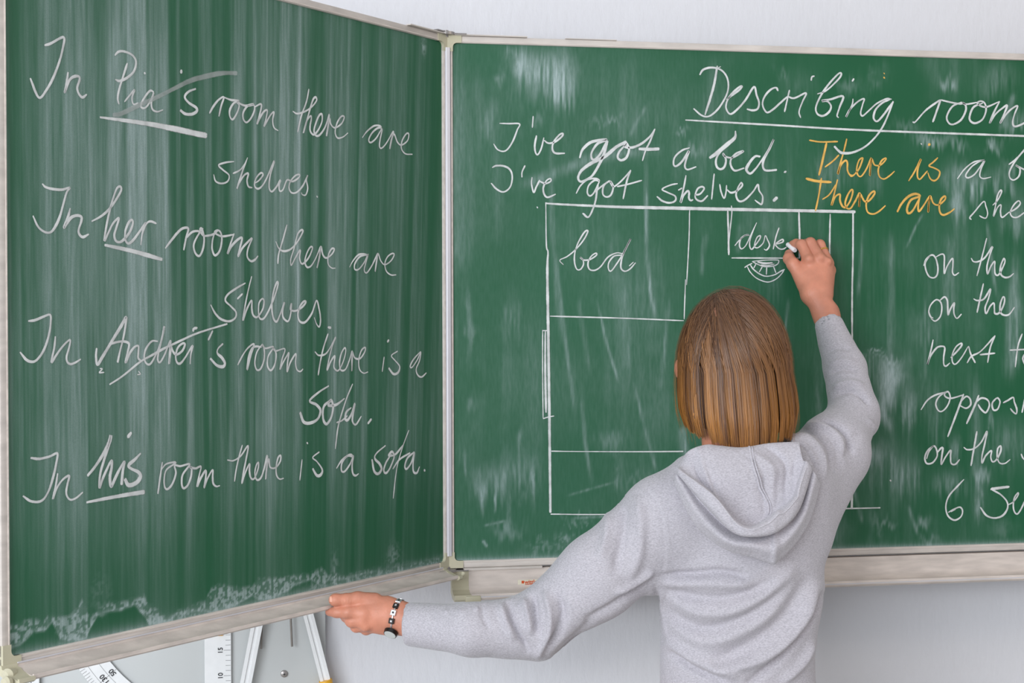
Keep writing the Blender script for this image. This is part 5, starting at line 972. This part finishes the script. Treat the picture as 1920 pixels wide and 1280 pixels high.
# ---- trousers and shoes, below the picture
pe = at(1378, 1290, -.385)
def jeans(P):
    d = sd_cap(P, pe+Z3*.02, pe-Z3*.04, .128, .140, .74)
    for sx, fx in ((-.085, -.10), (.085, .10)):
        hip = pe+np.array([sx, 0, -.06]); kn = np.array([pe[0]+fx, -.40, .50]); an = np.array([pe[0]+fx, -.36, .09])
        d = smin(d, sd_cap(P, hip, kn, .092, .066), .03); d = smin(d, sd_cap(P, kn, an, .066, .052), .02)
    return np.maximum(d, np.maximum(P[:, 2]-.93, .06-P[:, 2]))
V, Q = surface_nets(jeans, (pe[0]-.3, -.60, .03), (pe[0]+.3, -.15, 1.05), .009, 2); mesh('trousers', V, Q, m_jeans, per, True)
for fx in (-.10, .10):
    an = np.array([pe[0]+fx, -.36, .07])
    def shoe(P): return np.maximum(smin(sd_cap(P, an+np.array([0, -.02, -.01]), an+np.array([0, .13, -.035]), .042, .034), sd_cap(P, an, an+Z3*.02, .044, .044), .02), -P[:, 2]+.001)
    V, Q = surface_nets(shoe, an-np.array([.09, .12, .09]), an+np.array([.09, .26, .1]), .006, 2); mesh('shoe', V, Q, m_shoe, per, True)

# ---- jewellery
wc = zl(1030, 492, TY-.005); u = WL2-WL; u /= np.linalg.norm(u); e1 = Z3-u*(Z3@u); e1 /= np.linalg.norm(e1); e2 = np.cross(u, e1)
if e2[1] > 0: e2 = -e2
wat = []
def wring(a, r1=.0288, r2=.0252): return wc+e1*(r1*math.cos(a))+e2*(r2*math.sin(a))
b = MB(); b.tube([wring(a) for a in np.linspace(0, 2*math.pi, 40)], .0014, 8, False); watch = b.build('watch_bracelet', m_silver, per, True, label='silver and black link bracelet watch on the left wrist')
for k, a in enumerate(np.radians([-40, -14, 12, 38, 64, 90, 190, 220, 250, 280])):
    c0 = wring(a); tn = wring(a+.05)-wring(a-.05); tn /= np.linalg.norm(tn); on = (c0-wc)/np.linalg.norm(c0-wc); h = .0046
    b = MB(); b.box(c0-tn*h-u*h-on*.001, tn*2*h, u*2*h, on*.0042, .0007); b.build('link', (m_black if k % 2 else m_silver), watch)
    b = MB(); h = .0016; b.box(c0-tn*h-u*h+on*.0026, tn*2*h, u*2*h, on*.0012); b.build('link_inlay', (m_silver if k % 2 else m_black), watch)
c0 = wring(math.radians(133)); on = (c0-wc)/np.linalg.norm(c0-wc)
b = MB(); b.tube([c0, c0+on*.0062], [.0120, .0112], 28); b.build('watch_case', m_black, watch, True)
b = MB(); b.tube([c0+on*.0062, c0+on*.0068], [.0100, .0098], 28); b.build('watch_dial', m_dial, watch, True)
fa, fb = zr(775, 440, -.062), zr(688, 245, -.040); fu = (fb-fa)/np.linalg.norm(fb-fa); fc = fa+(fb-fa)*.64; g1 = np.cross(fu, Y3); g1 /= np.linalg.norm(g1); g2 = np.cross(fu, g1)
b = MB(); b.tube([fc+(g1*math.cos(a)+g2*math.sin(a))*.0108 for a in np.linspace(0, 2*math.pi, 32)], .0012, 8, False); b.build('ring', m_gold, per, True, label='narrow gold ring on the ring finger')

c0 = zr(345, 245, -.008); c1 = zr(415, 305, -.034); b = MB(); d_ = (c1-c0)/np.linalg.norm(c1-c0)
b.tube([c0-d_*.004, c0-d_*.002, c1, c1+d_*.0015], [.0034, .0046, .0046, .0038], 18)
co = b.build('chalk_stick', m_chalkstick, None, True); pset(co, "short stick of white chalk held in the person's right hand", 'chalk')
